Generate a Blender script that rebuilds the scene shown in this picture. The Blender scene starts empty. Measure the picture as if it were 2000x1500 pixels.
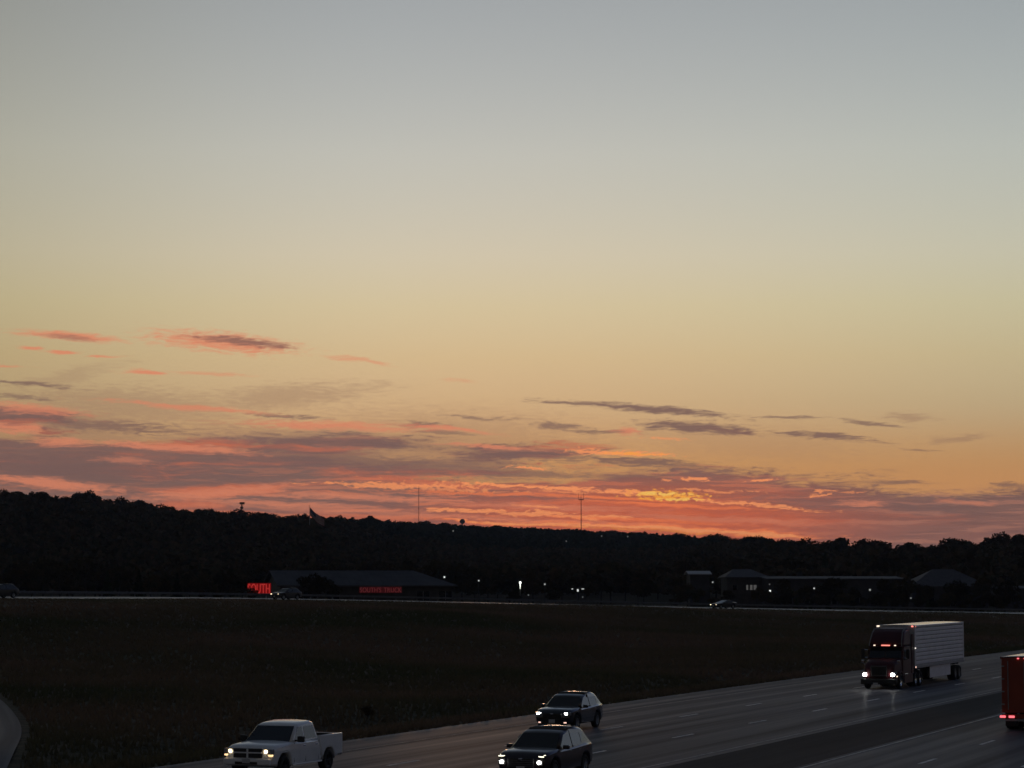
import bpy, bmesh, math, random
import numpy as np
from mathutils import Vector, Matrix

random.seed(7)
rng = np.random.default_rng(11)
R = math.radians
sc = bpy.context.scene
COL = sc.collection

# ------------------------------------------------------------------ camera
F = 4870.0                    # focal length in photograph pixels (2000 wide)
H = 7.2                       # eye height above the highway
PITCH = math.atan2(380.0, F)  # horizon sits at row 1130
cam_d = bpy.data.cameras.new("camera")
cam = bpy.data.objects.new("camera", cam_d)
COL.objects.link(cam)
cam.location = (0, 0, H)
cam.rotation_euler = (math.pi / 2 + PITCH, 0, 0)
cam_d.sensor_width = 36.0
cam_d.lens = 36.0 * F / 2000.0
cam_d.clip_start = 0.5
cam_d.clip_end = 20000.0
sc.camera = cam

# ------------------------------------------------------------------ colour management
HAZE = 5.5e-5                 # scattering per metre of the evening air
EXPO = 10.0                   # the dim dusk scene is exposed about 3.3 stops up
sc.view_settings.view_transform = 'Standard'
sc.view_settings.look = 'None'
sc.view_settings.gamma = 1.0
sc.view_settings.use_curve_mapping = False
sc.view_settings.exposure = math.log2(EXPO)
sc.cycles.use_denoising = True
sc.cycles.max_bounces = 4
sc.cycles.diffuse_bounces = 2
sc.cycles.sample_clamp_indirect = 4.0

CP, SP = math.cos(PITCH), math.sin(PITCH)
def ray(px, py):
    a, b = (px - 1000.0) / F, (750.0 - py) / F
    return Vector((a, CP - b * SP, SP + b * CP))
def gpt(px, py, z=0.0):
    d = ray(px, py); t = (z - H) / d.z
    return Vector((d.x * t, d.y * t, z))
def at_dist(px, py, Y):
    d = ray(px, py); t = Y / d.y
    return Vector((d.x * t, Y, H + d.z * t))
def azel(px, py):
    d = ray(px, py).normalized()
    return math.degrees(math.atan2(d.x, d.y)), math.degrees(math.asin(d.z))
def lin(c):
    return tuple((x / 255 / 12.92) if x <= 10 else ((x / 255 + 0.055) / 1.055) ** 2.4 for x in c)

# ------------------------------------------------------------------ sky
SUN_EL, SUN_AZ = -1.5, -1.0
world = bpy.data.worlds.new("World"); sc.world = world
world.use_nodes = True
world.cycles.sampling_method = 'NONE'
WT = world.node_tree; WT.nodes.clear()
def wn(t, **kw):
    n = WT.nodes.new(t)
    for k, v in kw.items(): setattr(n, k, v)
    return n
def wl(a, b): WT.links.new(a, b)
def put(sock, v):
    if hasattr(v, 'links'): wl(v, sock)
    else: sock.default_value = v
def wm(op, a, b=None, c=None, clamp=False):
    n = wn('ShaderNodeMath', operation=op, use_clamp=clamp)
    put(n.inputs[0], a)
    if b is not None: put(n.inputs[1], b)
    if c is not None: put(n.inputs[2], c)
    return n.outputs[0]
def smooth(v, lo, hi, o0=0.0, o1=1.0):
    n = wn('ShaderNodeMapRange', interpolation_type='SMOOTHSTEP')
    put(n.inputs[0], v)
    for i, x in enumerate((lo, hi, o0, o1)): n.inputs[i + 1].default_value = x
    return n.outputs[0]
def mixc(f, a, b, mode='MIX'):
    n = wn('ShaderNodeMix', data_type='RGBA', blend_type=mode)
    put(n.inputs[0], f)
    put(n.inputs[6], a if hasattr(a, 'links') else (*a, 1)); put(n.inputs[7], b if hasattr(b, 'links') else (*b, 1))
    return n.outputs[2]
def noise2(vec, sx, sy, scale=1.0, detail=4.0, rough=0.55, off=(0, 0)):
    m = wn('ShaderNodeMapping'); wl(vec, m.inputs[0])
    m.inputs['Scale'].default_value = (sx, sy, 1); m.inputs['Location'].default_value = (off[0], off[1], 0)
    n = wn('ShaderNodeTexNoise', noise_dimensions='2D'); wl(m.outputs[0], n.inputs['Vector'])
    n.inputs['Scale'].default_value = scale; n.inputs['Detail'].default_value = detail; n.inputs['Roughness'].default_value = rough
    return n

tc = wn('ShaderNodeTexCoord')
sep = wn('ShaderNodeSeparateXYZ'); wl(tc.outputs['Generated'], sep.inputs[0])
EL = wm('MULTIPLY', wm('ARCSINE', sep.outputs[2]), 57.29578)
AZ = wm('MULTIPLY', wm('ARCTAN2', sep.outputs[0], sep.outputs[1]), 57.29578)
comb = wn('ShaderNodeCombineXYZ'); wl(AZ, comb.inputs[0]); wl(EL, comb.inputs[1])
Q = comb.outputs[0]
sky = wn('ShaderNodeTexSky', sky_type='NISHITA', sun_disc=False)
sky.sun_elevation = R(SUN_EL); sky.sun_rotation = R(SUN_AZ)
sky.altitude = 200; sky.air_density = 1.0; sky.dust_density = 1.0; sky.ozone_density = 1.0
# camera white balance / dusk haze correction of the clear sky, by elevation only
ramp = wn('ShaderNodeValToRGB'); ramp.color_ramp.interpolation = 'LINEAR'
wl(wm('DIVIDE', EL, 20.0, clamp=True), ramp.inputs[0])
RAMP = [(0.05, (0.1405, 0.2503, 0.986)), (0.125, (0.1563, 0.2212, 0.5417)), (0.205, (0.207, 0.2531, 0.396)), (0.253, (0.2439, 0.2831, 0.353)), (0.312, (0.2837, 0.3259, 0.3626)), (0.37, (0.3144, 0.3534, 0.4009)), (0.4875, (0.3355, 0.3707, 0.4116)), (0.66, (0.3148, 0.3327, 0.3543)), (0.8, (0.2803, 0.2951, 0.3186)), (1.0, (0.2398, 0.2583, 0.2791))]
el_ = ramp.color_ramp.elements
while len(el_) < len(RAMP): el_.new(0.5)
for e, (p, c) in zip(el_, RAMP): e.position = p; e.color = (*c, 1)
clear = mixc(1.0, sky.outputs[0], ramp.outputs[0], 'MULTIPLY')
clear = mixc(1.0, clear, (2.0, 2.0, 2.0), 'MULTIPLY')
# dusk brightness falls away from the afterglow's bearing
cosd = wm('COSINE', wm('MULTIPLY', wm('SUBTRACT', AZ, SUN_AZ), 1 / 57.29578))
FALL = wm('ADD', 0.06, wm('MULTIPLY', 0.94, wm('POWER', wm('MULTIPLY_ADD', cosd, 0.5, 0.5), 4.0)))
def glow(c):   # a cloud or haze colour dimmed away from the afterglow
    return mixc(1.0, c, FALL, 'MULTIPLY')
clear = mixc(1.0, clear, wm('MULTIPLY_ADD', cosd, 0.2, 0.8), 'MULTIPLY')
clear = mixc(smooth(wm('ABSOLUTE', wm('ADD', AZ, 22.0)), 4.0, 20.0, 1.0, 0.0), clear, mixc(1.0, clear, (.80, .73, .62), 'MULTIPLY'))
low = glow(lin((212, 150, 98)))
col = mixc(smooth(EL, 1.4, 4.2, 1.0, 0.0), clear, low)
col = mixc(smooth(wm('ABSOLUTE', wm('SUBTRACT', AZ, 55.0)), 10.0, 46.0, 1.0, 0.0), col, mixc(1.0, col, (.76, .84, 1.28), 'MULTIPLY'))

# --- clouds, laid out by bearing and elevation (degrees)
wN = noise2(Q, 0.55, 2.2, 1.0, 5.0, 0.6)
wc = wn('ShaderNodeVectorMath', operation='MULTIPLY_ADD'); wl(wN.outputs['Color'], wc.inputs[0])
wc.inputs[1].default_value = (1.5, 0.20, 0); wc.inputs[2].default_value = (-0.75, -0.10, 0)
wa = wn('ShaderNodeVectorMath', operation='ADD'); wl(Q, wa.inputs[0]); wl(wc.outputs[0], wa.inputs[1])
QW = wa.outputs[0]
fineN = noise2(QW, 3.0, 20.0, 1.0, 4.0, 0.65, (3, 1)).outputs['Fac']
FINE = wm('MULTIPLY_ADD', fineN, 1.9, -.95)
fineB = noise2(QW, 6.5, 15.0, 1.0, 3.0, 0.6, (8, 6)).outputs['Fac']
FINE2 = wm('MULTIPLY_ADD', fineB, 3.0, -1.45)
deckN = noise2(QW, 0.16, 1.5, 1.0, 5.0, 0.55, (7, 2)).outputs['Fac']
pinkN = noise2(QW, 0.22, 2.6, 1.0, 4.0, 0.55, (1, 9)).outputs['Fac']

LAST = [None]
def streaks(lst, e0=0.25, e1=1.25, fn=None):
    acc = None
    for (cx, cy, hl, ht, tilt, amp) in lst:
        a, e = azel(cx, cy)
        m = wn('ShaderNodeMapping', vector_type='TEXTURE')
        if LAST[0] is None: wl(QW, m.inputs[0])
        else:   # evaluate one after the other, so the shader's registers suffice
            vm = wn('ShaderNodeVectorMath', operation='MULTIPLY_ADD'); wl(LAST[0], vm.inputs[0]); vm.inputs[1].default_value = (1e-9,) * 3
            wl(QW, vm.inputs[2]); wl(vm.outputs[0], m.inputs[0])
        m.inputs['Location'].default_value = (a, e, 0)
        m.inputs['Rotation'].default_value = (0, 0, -R(tilt))
        m.inputs['Scale'].default_value = (hl / 85.0, ht / 85.0, 1)
        l = wn('ShaderNodeVectorMath', operation='LENGTH'); wl(m.outputs[0], l.inputs[0])
        f = wm('ADD', l.outputs['Value'], fn or FINE)
        s = smooth(f, e0, e1, amp, 0.0)
        acc = s if acc is None else wm('MAXIMUM', acc, s)
        LAST[0] = acc
    return acc

# thin veil high in the left
veil = streaks([(560, 775, 200, 28, -5, .45), (250, 790, 260, 40, 3, .45), (130, 735, 120, 16, -14, .3), (900, 850, 330, 60, 3, .35), (640, 880, 520, 60, 4, .6),
                (1450, 865, 300, 40, 3, .22), (1775, 815, 60, 10, 3, .5), (1862, 857, 66, 9, -4, .5), (150, 840, 260, 70, 3, .55)])
col = mixc(veil, col, glow(lin((158, 122, 100))))
# the deck along the horizon
elTop = wm('MINIMUM', wm('MAXIMUM', wm('MULTIPLY_ADD', AZ, -0.068, 2.80), 2.15), 4.6)
d = wm('SUBTRACT', elTop, EL)
amp = smooth(AZ, 1.0, 8.0, 2.6, 1.1)
d = wm('ADD', d, wm('MULTIPLY', wm('SUBTRACT', deckN, .5), amp))
d = wm('ADD', d, wm('MULTIPLY', wm('SUBTRACT', fineN, .5), .7))
DECK = smooth(d, -0.06, 0.30, 0.0, 0.96)
p = wm('ADD', wm('MULTIPLY_ADD', pinkN, 5.0, -2.55), smooth(EL, 0.8, 2.0, 0.55, 0.0))
p = wm('SUBTRACT', p, smooth(AZ, 3.5, 8.0, 0.0, 0.75))
PINK = smooth(p, -0.1, 0.9)
deck_col = mixc(PINK, lin((129, 98, 91)), lin((196, 108, 82)))
deck_col = mixc(smooth(EL, 0.9, 1.9, 0.75, 0.0), deck_col, mixc(smooth(AZ, 4.5, 9.5), lin((188, 103, 82)), lin((158, 104, 92))))
rib = noise2(QW, 0.45, 9.0, 1.0, 3.0, 0.6, (4, 5)).outputs['Fac']      # thin lit layers inside the deck
RW = smooth(AZ, -9.0, -1.0, .35, 1.0)
deck_col = mixc(wm('MULTIPLY', RW, wm('MULTIPLY', smooth(rib, .53, .60, 0, .8), smooth(EL, 1.2, 2.9, 1.0, .25))), deck_col, mixc(smooth(AZ, 4.0, 9.0), lin((224, 128, 92)), lin((178, 120, 102))))
deck_col = mixc(wm('MULTIPLY', RW, smooth(rib, .36, .46, .7, 0)), deck_col, lin((128, 92, 86)))
gm = wn('ShaderNodeMapping', vector_type='TEXTURE'); wl(Q, gm.inputs[0])
ga = azel(1270, 1010); gm.inputs['Location'].default_value = (ga[0], ga[1], 0); gm.inputs['Scale'].default_value = (6.5, 1.1, 1)
gl = wn('ShaderNodeVectorMath', operation='LENGTH'); wl(gm.outputs[0], gl.inputs[0])
deck_col = mixc(smooth(gl.outputs['Value'], .15, 1.1, .72, 0), deck_col, lin((216, 97, 60)))
col = mixc(DECK, col, glow(deck_col))
DARK = [(1270, 800, 190, 9, 5, .9), (1110, 787, 100, 4, 3, .8), (1370, 836, 130, 13, 4, .9), (1620, 853, 110, 7, 5, .85), (1540, 818, 68, 4, 2, .7),
        (1712, 828, 80, 4, 6, .7), (1795, 880, 44, 3, 4, .5), (1100, 832, 66, 8, 3, .7), (1185, 842, 90, 5, 2, .7), (940, 815, 76, 4, 4, .6),
        (810, 830, 66, 7, 2, .8), (860, 845, 70, 4, 3, .6), (60, 750, 95, 5, 5, .75), (40, 775, 80, 5, 4, .6), (550, 812, 100, 5, 3, .7), (530, 848, 50, 4, 3, .6),
        (200, 830, 200, 14, 4, .7), (1750, 942, 80, 5, 1, .7), (1970, 946, 45, 4, 2, .7), (1250, 903, 140, 11, 3, .85), (1060, 890, 150, 12, 3, .7),
        (700, 905, 420, 22, 3, .7), (200, 915, 330, 32, 2, .85), (720, 868, 190, 9, 3, .7), (1650, 985, 300, 14, 3, .6), (1080, 972, 120, 6, 2, .5), (1010, 925, 300, 10, 2, .6)]
col = mixc(streaks(DARK, .25, 1.2), col, glow(lin((124, 95, 89))))
SALMON = [(140, 657, 110, 8, 4, .85), (45, 679, 34, 4, 1, .9), (125, 687, 38, 3, 1, .85), (205, 695, 32, 3, 1, .8), (435, 668, 150, 21, 5, .9), (290, 727, 50, 5, 3, .85),
          (410, 729, 80, 4, 2, .45), (705, 706, 50, 5, 10, .5), (25, 716, 44, 3, 3, .7), (900, 745, 36, 4, 4, .3), (360, 795, 170, 6, 4, .7), (640, 832, 190, 9, 2, .75),
          (850, 836, 110, 5, 5, .85), (30, 838, 60, 12, 0, .8), (120, 862, 60, 10, 4, .75), (330, 874, 190, 8, 3, .8), (250, 900, 60, 7, 0, .5), (960, 873, 100, 4, 3, .8),
          (90, 945, 170, 12, 6, .85), (430, 962, 180, 12, -5, .75), (560, 985, 260, 8, 3, .7), (700, 970, 260, 8, 2, .7), (1235, 842, 36, 8, 0, .8), (1680, 984, 46, 7, 2, .8),
          (1890, 984, 50, 5, 4, .5), (1845, 978, 30, 5, 0, .5), (60, 800, 120, 12, 5, .7), (700, 1000, 400, 7, 3, .5), (1060, 990, 240, 7, 2, .55), (1400, 1015, 260, 8, 3, .5), (1150, 1022, 340, 6, 3, .7)]
col = mixc(streaks(SALMON, .2, 1.3), col, glow(lin((226, 137, 103))))
col = mixc(streaks([(470, 668, 105, 9, 6, .85), (140, 660, 60, 4, 5, .5), (1430, 842, 60, 6, 6, .8)]), col, glow(lin((135, 100, 90))))
BRIGHT = [(880, 998, 40, 5, 0, .9), (945, 998, 32, 4, 1, .9), (1050, 1001, 44, 5, 2, .9), (1150, 1012, 34, 5, 2, .95), (1195, 1010, 36, 5, 2, .95), (1065, 990, 32, 3, 2, .8), (720, 950, 80, 4, 1, .8), (1650, 962, 30, 3, 0, .5), (800, 948, 190, 5, 1, .8), (1060, 952, 230, 4, 3, .95), (1240, 962, 90, 6, 4, 1), (1430, 981, 150, 3.5, 5, .9), (1520, 992, 90, 3, 5, .9), (1602, 960, 22, 3, -14, .8), (1594, 968, 24, 3, -6, .8),
          (1362, 936, 20, 4, 0, .9), (1300, 940, 16, 3, 0, .7), (1490, 936, 38, 3, -3, .95), (1225, 886, 95, 5, 2, .95), (1150, 881, 46, 6, 8, .85), (1040, 914, 52, 4, 3, .8),
          (900, 998, 60, 4, 0, .75), (1010, 1002, 90, 5, 3, .8), (1120, 1008, 110, 4, 3, .8), (1030, 989, 40, 3, 3, .7), (1150, 1011, 60, 4, 2, .8), (870, 955, 150, 3, 2, .6),
          (1400, 958, 90, 3, 3, .6), (1300, 858, 60, 3, 2, .5), (1100, 960, 60, 3, 2, .5)]
col = mixc(streaks(BRIGHT, .5, 1.05, FINE2), col, glow(lin((255, 156, 98))))
RED = [(1000, 1022, 190, 4, 2.5, .85), (1300, 1032, 320, 7, 2.8, 1), (1490, 1042, 130, 8, 3, 1), (1330, 988, 200, 4, 3, .7), (1180, 972, 160, 4, 3, .7), (930, 962, 220, 4, 2, .6), (1250, 1016, 240, 4, 3, .55)]
col = mixc(streaks(RED, .3, 1.2), col, glow(lin((255, 132, 76))))
CORE = [(1305, 965, 62, 4, 2, 1), (1330, 976, 48, 3, 2, .9)]
HORIZ = [(1300, 1033, 310, 4, 2.8, 1), (1500, 1043, 100, 5, 3, 1), (1040, 1023, 170, 3, 2.5, .9)]
col = mixc(streaks(HORIZ, .4, 1.1), col, glow(lin((255, 158, 98))))
GOLD = [(1310, 968, 88, 11, 2, 1), (1230, 886, 60, 2.5, 2, .7), (1250, 1036, 200, 2, 2.8, .4)]
col = mixc(streaks(GOLD, .4, 1.1, FINE2), col, glow((1.0, .39, .055)))
col = mixc(streaks(CORE, .4, 1.1, FINE2), col, glow((1.0, .56, .12)))
# below the horizon: dark earth
col = mixc(smooth(EL, -0.6, -0.1, 1.0, 0.0), col, (0.006, 0.006, 0.006))
bg = wn('ShaderNodeBackground'); wl(col, bg.inputs[0]); bg.inputs[1].default_value = 1.0 / EXPO
wo = wn('ShaderNodeOutputWorld'); wl(bg.outputs[0], wo.inputs[0])

# ------------------------------------------------------------------ sun (already behind the ridge)
sd = bpy.data.lights.new("sun", 'SUN'); sd.energy = 0.02; sd.angle = R(6); sd.color = (1.0, .55, .3)
so = bpy.data.objects.new("sun", sd); COL.objects.link(so)
sv = Vector((math.sin(R(SUN_AZ)), math.cos(R(SUN_AZ)), math.tan(R(0.4))))
so.rotation_euler = sv.to_track_quat('Z', 'Y').to_euler(); so.location = (0, 50, 300)

# ------------------------------------------------------------------ materials
MATS = {}
def mat(name, color, rough=0.6, metal=0.0, coat=0.0, emit=None, spec=0.5, var=0.0, scale=1.0, bump=0.0, bscale=30.0, stretch=None, col2=None, objrand=0.0, coatr=0.05):
    if name in MATS: return MATS[name]
    m = bpy.data.materials.new(name); m.use_nodes = True; nt = m.node_tree
    b = nt.nodes['Principled BSDF']
    b.inputs['Roughness'].default_value = rough; b.inputs['Metallic'].default_value = metal
    b.inputs['Coat Weight'].default_value = coat; b.inputs['Coat Roughness'].default_value = coatr
    b.inputs['Specular IOR Level'].default_value = spec
    b.inputs['Base Color'].default_value = (*color, 1)
    tcn = nt.nodes.new('ShaderNodeTexCoord')
    def nz(scale, detail=4, st=None):
        mp = nt.nodes.new('ShaderNodeMapping'); nt.links.new(tcn.outputs['Object'], mp.inputs[0])
        if st: mp.inputs['Scale'].default_value = st
        n = nt.nodes.new('ShaderNodeTexNoise'); nt.links.new(mp.outputs[0], n.inputs['Vector'])
        n.inputs['Scale'].default_value = scale; n.inputs['Detail'].default_value = detail
        return n.outputs['Fac']
    if var > 0 or col2:
        r = nt.nodes.new('ShaderNodeValToRGB')
        c2 = col2 if col2 else tuple(c * (1 + var) for c in color)
        c1 = color if col2 else tuple(c * (1 - var) for c in color)
        r.color_ramp.elements[0].position = .35; r.color_ramp.elements[1].position = .65
        r.color_ramp.elements[0].color = (*c1, 1); r.color_ramp.elements[1].color = (*c2, 1)
        nt.links.new(nz(scale, 5, stretch), r.inputs[0]); out = r.outputs[0]
        if objrand:
            oi = nt.nodes.new('ShaderNodeObjectInfo'); mr = nt.nodes.new('ShaderNodeMapRange')
            nt.links.new(oi.outputs['Random'], mr.inputs[0]); mr.inputs[3].default_value = 1 - objrand; mr.inputs[4].default_value = 1 + objrand
            mx = nt.nodes.new('ShaderNodeMix'); mx.data_type = 'RGBA'; mx.blend_type = 'MULTIPLY'; mx.inputs[0].default_value = 1
            nt.links.new(out, mx.inputs[6]); nt.links.new(mr.outputs[0], mx.inputs[7]); out = mx.outputs[2]
        nt.links.new(out, b.inputs['Base Color'])
    if bump > 0:
        bp = nt.nodes.new('ShaderNodeBump'); bp.inputs['Strength'].default_value = bump; bp.inputs['Distance'].default_value = 0.02
        nt.links.new(nz(bscale, 3), bp.inputs['Height']); nt.links.new(bp.outputs[0], b.inputs['Normal'])
    if emit:
        b.inputs['Emission Color'].default_value = (*emit[0], 1); b.inputs['Emission Strength'].default_value = emit[1] / EXPO
    MATS[name] = m
    return m

M_white = mat('white_paint', (.78, .79, .80), .35, coat=.6, var=.04, scale=2)
M_black = mat('black_paint', (.014, .015, .018), .25, coat=1.0, var=.1, scale=3)
M_plum = mat('dark_plum_paint', (.022, .013, .017), .3, coat=.6, var=.1, scale=3)
M_grey = mat('grey_paint', (.035, .037, .040), .35, coat=.25, var=.06, scale=3)
M_dkgrn = mat('dark_grey_paint', (.016, .018, .017), .35, coat=.25, var=.06, scale=3)
M_maroon = mat('maroon_paint', (.060, .011, .015), .5, spec=.35, var=.1, scale=2)
M_ribgap = mat('trailer_seam', (.42, .425, .45), .6, var=.1, scale=2)
M_trailer = mat('white_trailer_skin', (.84, .85, .92), .38, var=.06, scale=1.2, bump=.05, bscale=8)
M_troof = mat('trailer_roof_skin', (.95, .90, .82), .20, metal=1.0, spec=.8, var=.05, scale=.6)
M_red = mat('red_trailer_skin', (.27, .040, .017), .5, var=.12, scale=1.3)
M_glass = mat('tinted_glass', (.010, .012, .016), .06, spec=.6)
M_side = mat('side_glass', (.03, .032, .036), .06, spec=.95)
M_tyre = mat('tyre_rubber', (.014, .014, .014), .85, var=.2, scale=9)
M_rim = mat('alloy_rim', (.35, .36, .38), .35, metal=.9, var=.1, scale=9)
M_dkrim = mat('dark_rim', (.05, .05, .053), .4, metal=.6, var=.2, scale=8)
M_chrome = mat('chrome', (.62, .63, .66), .18, metal=1.0, var=.05, scale=4)
M_plastic = mat('black_plastic', (.018, .018, .019), .55, var=.2, scale=8)
M_chassis = mat('chassis_steel', (.02, .02, .022), .7, var=.3, scale=5)
M_plate = mat('plate_metal', (.45, .46, .48), .5, var=.1, scale=20)
M_head_w = mat('headlamp_white', (1, 1, 1), .2, emit=((1, .98, .93), 34.0))
M_head_y = mat('headlamp_warm', (1, .9, .7), .2, emit=((1, .80, .50), 4.2))
M_drl = mat('running_light', (1, 1, .9), .2, emit=((1, .97, .72), 2.2))
M_fog = mat('fog_lamp', (1, .8, .7), .2, emit=((1, .62, .50), 1.2))
M_amb = mat('amber_marker', (1, .7, .4), .2, emit=((1, .82, .62), 1.6))
M_redm = mat('red_marker', (1, .25, .2), .2, emit=((1, .26, .20), 1.5))
M_tail = mat('tail_lamp', (1, .1, .1), .2, emit=((1, .17, .20), 1.3))
M_dimlens = mat('unlit_lens', (.25, .25, .26), .1, spec=.8, var=.2, scale=20)
M_asph = None

# ------------------------------------------------------------------ mesh helpers
def link(o, parent=None):
    COL.objects.link(o)
    if parent is not None: o.parent = parent
    return o
def mesh_obj(name, verts, faces, m, parent=None, smooth_=False):
    me = bpy.data.meshes.new(name)
    me.from_pydata([tuple(v) for v in verts], [], faces); me.update()
    me.materials.append(m)
    if smooth_: me.shade_smooth()
    return link(bpy.data.objects.new(name, me), parent)
def bm_obj(name, bm, m, parent=None, smooth_=False, recalc=True):
    if recalc: bmesh.ops.recalc_face_normals(bm, faces=bm.faces)
    me = bpy.data.meshes.new(name); bm.to_mesh(me); bm.free(); me.materials.append(m)
    if smooth_: me.shade_smooth()
    return link(bpy.data.objects.new(name, me), parent)
def np_mesh(name, V, Fq, m, parent=None, n=4):
    me = bpy.data.meshes.new(name)
    me.vertices.add(len(V)); me.vertices.foreach_set('co', np.asarray(V, np.float32).ravel())
    nf = len(Fq); me.loops.add(nf * n); me.loops.foreach_set('vertex_index', np.asarray(Fq, np.int32).ravel())
    me.polygons.add(nf); me.polygons.foreach_set('loop_start', np.arange(0, nf * n, n, dtype=np.int32))
    me.update(calc_edges=True); me.materials.append(m)
    return link(bpy.data.objects.new(name, me), parent)
def add_box(bm, c, s, bevel=0.0, rot=None):
    r = bmesh.ops.create_cube(bm, size=1.0); vs = r['verts']
    bmesh.ops.scale(bm, vec=s, verts=vs)
    if bevel > 0:
        es = list({e for v in vs for e in v.link_edges})
        rb = bmesh.ops.bevel(bm, geom=es, offset=bevel, segments=2, affect='EDGES', profile=.6)
        vs = list({v for f in rb['faces'] for v in f.verts} | {v for v in vs if v.is_valid})
    if rot: bmesh.ops.rotate(bm, cent=(0, 0, 0), matrix=rot, verts=vs)
    bmesh.ops.translate(bm, vec=c, verts=vs)
def box(name, c, s, m, parent=None, bevel=0.0, rot=None):
    bm = bmesh.new(); add_box(bm, c, s, bevel, rot); return bm_obj(name, bm, m, parent)
def add_tube(bm, a, b, r, r2=None, seg=8):
    a, b = Vector(a), Vector(b); d = b - a
    mtx = Matrix.Translation((a + b) / 2) @ d.to_track_quat('Z', 'Y').to_matrix().to_4x4()
    bmesh.ops.create_cone(bm, cap_ends=True, segments=seg, radius1=r, radius2=r if r2 is None else r2, depth=d.length, matrix=mtx)
def tube(name, a, b, r, m, parent=None, r2=None, seg=8):
    bm = bmesh.new(); add_tube(bm, a, b, r, r2, seg); return bm_obj(name, bm, m, parent)
def empty(name, loc, rz=0.0):
    o = bpy.data.objects.new(name, None); COL.objects.link(o); o.location = loc; o.rotation_euler = (0, 0, rz); o.empty_display_size = .5
    return o
def tag(o, label=None, cat=None, group=None, kind=None):
    for k, v in (('label', label), ('category', cat), ('group', group), ('kind', kind)):
        if v: o[k] = v
    return o
def poly_plate(name, pts, thick_dir, m, parent):
    """a thin solid plate: pts is a planar-ish loop, thick_dir its depth vector (outwards)"""
    n = len(pts); t = Vector(thick_dir)
    V = [Vector(p) for p in pts] + [Vector(p) - t for p in pts]
    Fs = [list(range(n)), list(range(2 * n - 1, n - 1, -1))] + [[i, n + i, n + (i + 1) % n, (i + 1) % n] for i in range(n)]
    bm = bmesh.new(); bv = [bm.verts.new(v) for v in V]
    for f in Fs: bm.faces.new([bv[i] for i in f])
    return bm_obj(name, bm, m, parent)
def lathe(name, prof, m, parent, axis_y=True, seg=24, loc=(0, 0, 0)):
    V, Fs = [], []
    k = len(prof)
    for i in range(seg):
        a = 2 * math.pi * i / seg
        for (r, h) in prof:
            V.append((loc[0] + r * math.cos(a), loc[1] + h, loc[2] + r * math.sin(a)) if axis_y else (loc[0] + r * math.cos(a), loc[1] + r * math.sin(a), loc[2] + h))
    for i in range(seg):
        j = (i + 1) % seg
        for q in range(k - 1): Fs.append((i * k + q, j * k + q, j * k + q + 1, i * k + q + 1))
    bm = bmesh.new(); bv = [bm.verts.new(v) for v in V]
    for f in Fs: bm.faces.new([bv[x] for x in f])
    bmesh.ops.remove_doubles(bm, verts=bm.verts, dist=1e-5)
    return bm_obj(name, bm, m, parent, True)

# ------------------------------------------------------------------ roads: plan
AL = math.atan2(1943.0, F)    # highway bearing
SA, CA = math.sin(AL), math.cos(AL)
CURV = 1.5e-4
def uv(u, v, z=0.0):
    if u > 130: v = v + CURV * (u - 130) ** 2
    return Vector((u * SA + v * CA, u * CA - v * SA, z))
def to_uv(X, Y):
    u = X * SA + Y * CA; v = X * CA - Y * SA
    return u, v - np.where(u > 130, CURV * (u - 130) ** 2, 0)
V_L, V_M0, V_M1, V_R = -48.2, -30.2, -25.5, -10.0

FR = [(-230, 160, 5.2), (-150, 228, 5.1), (-100, 270, 5.0), (-62, 304, 4.75), (-31.8, 360, 4.1), (35.4, 416, 2.15), (94, 462, 0.7), (128, 488, 0.1)]
def catmull(P, n=14):
    P = [Vector(p) for p in P]; P = [P[0] * 2 - P[1]] + P + [P[-1] * 2 - P[-2]]; out = []
    for i in range(1, len(P) - 2):
        for k in range(n):
            t = k / n; a, b, c, d_ = P[i - 1:i + 3]
            out.append(0.5 * ((2 * b) + (c - a) * t + (2 * a - 5 * b + 4 * c - d_) * t * t + (3 * b - a - 3 * c + d_) * t ** 3))
    out.append(P[-2]); return out
FRP = catmull(FR)
FRA = np.array([tuple(p) for p in FRP])
FRT = np.gradient(FRA[:, :2], axis=0); FRT /= np.linalg.norm(FRT, axis=1)[:, None]
FRN = np.stack([-FRT[:, 1], FRT[:, 0]], 1)     # points away from the camera side
def far_info(X, Y):
    """signed distance to the far road's axis (positive beyond it) and its height there"""
    X = np.asarray(X, float); Y = np.asarray(Y, float); sh = X.shape
    p = np.stack([X.ravel(), Y.ravel()], 1)
    d_ = np.empty(len(p)); z = np.empty(len(p))
    for i in range(0, len(p), 4000):
        q = p[i:i + 4000]
        dd = ((q[:, None, :] - FRA[None, :, :2]) ** 2).sum(2); j = dd.argmin(1)
        d_[i:i + 4000] = ((q - FRA[j, :2]) * FRN[j]).sum(1); z[i:i + 4000] = FRA[j, 2]
    return d_.reshape(sh), z.reshape(sh)
def sstep(a, b, x):
    t = np.clip((x - a) / (b - a), 0, 1); return t * t * (3 - 2 * t)

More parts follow.
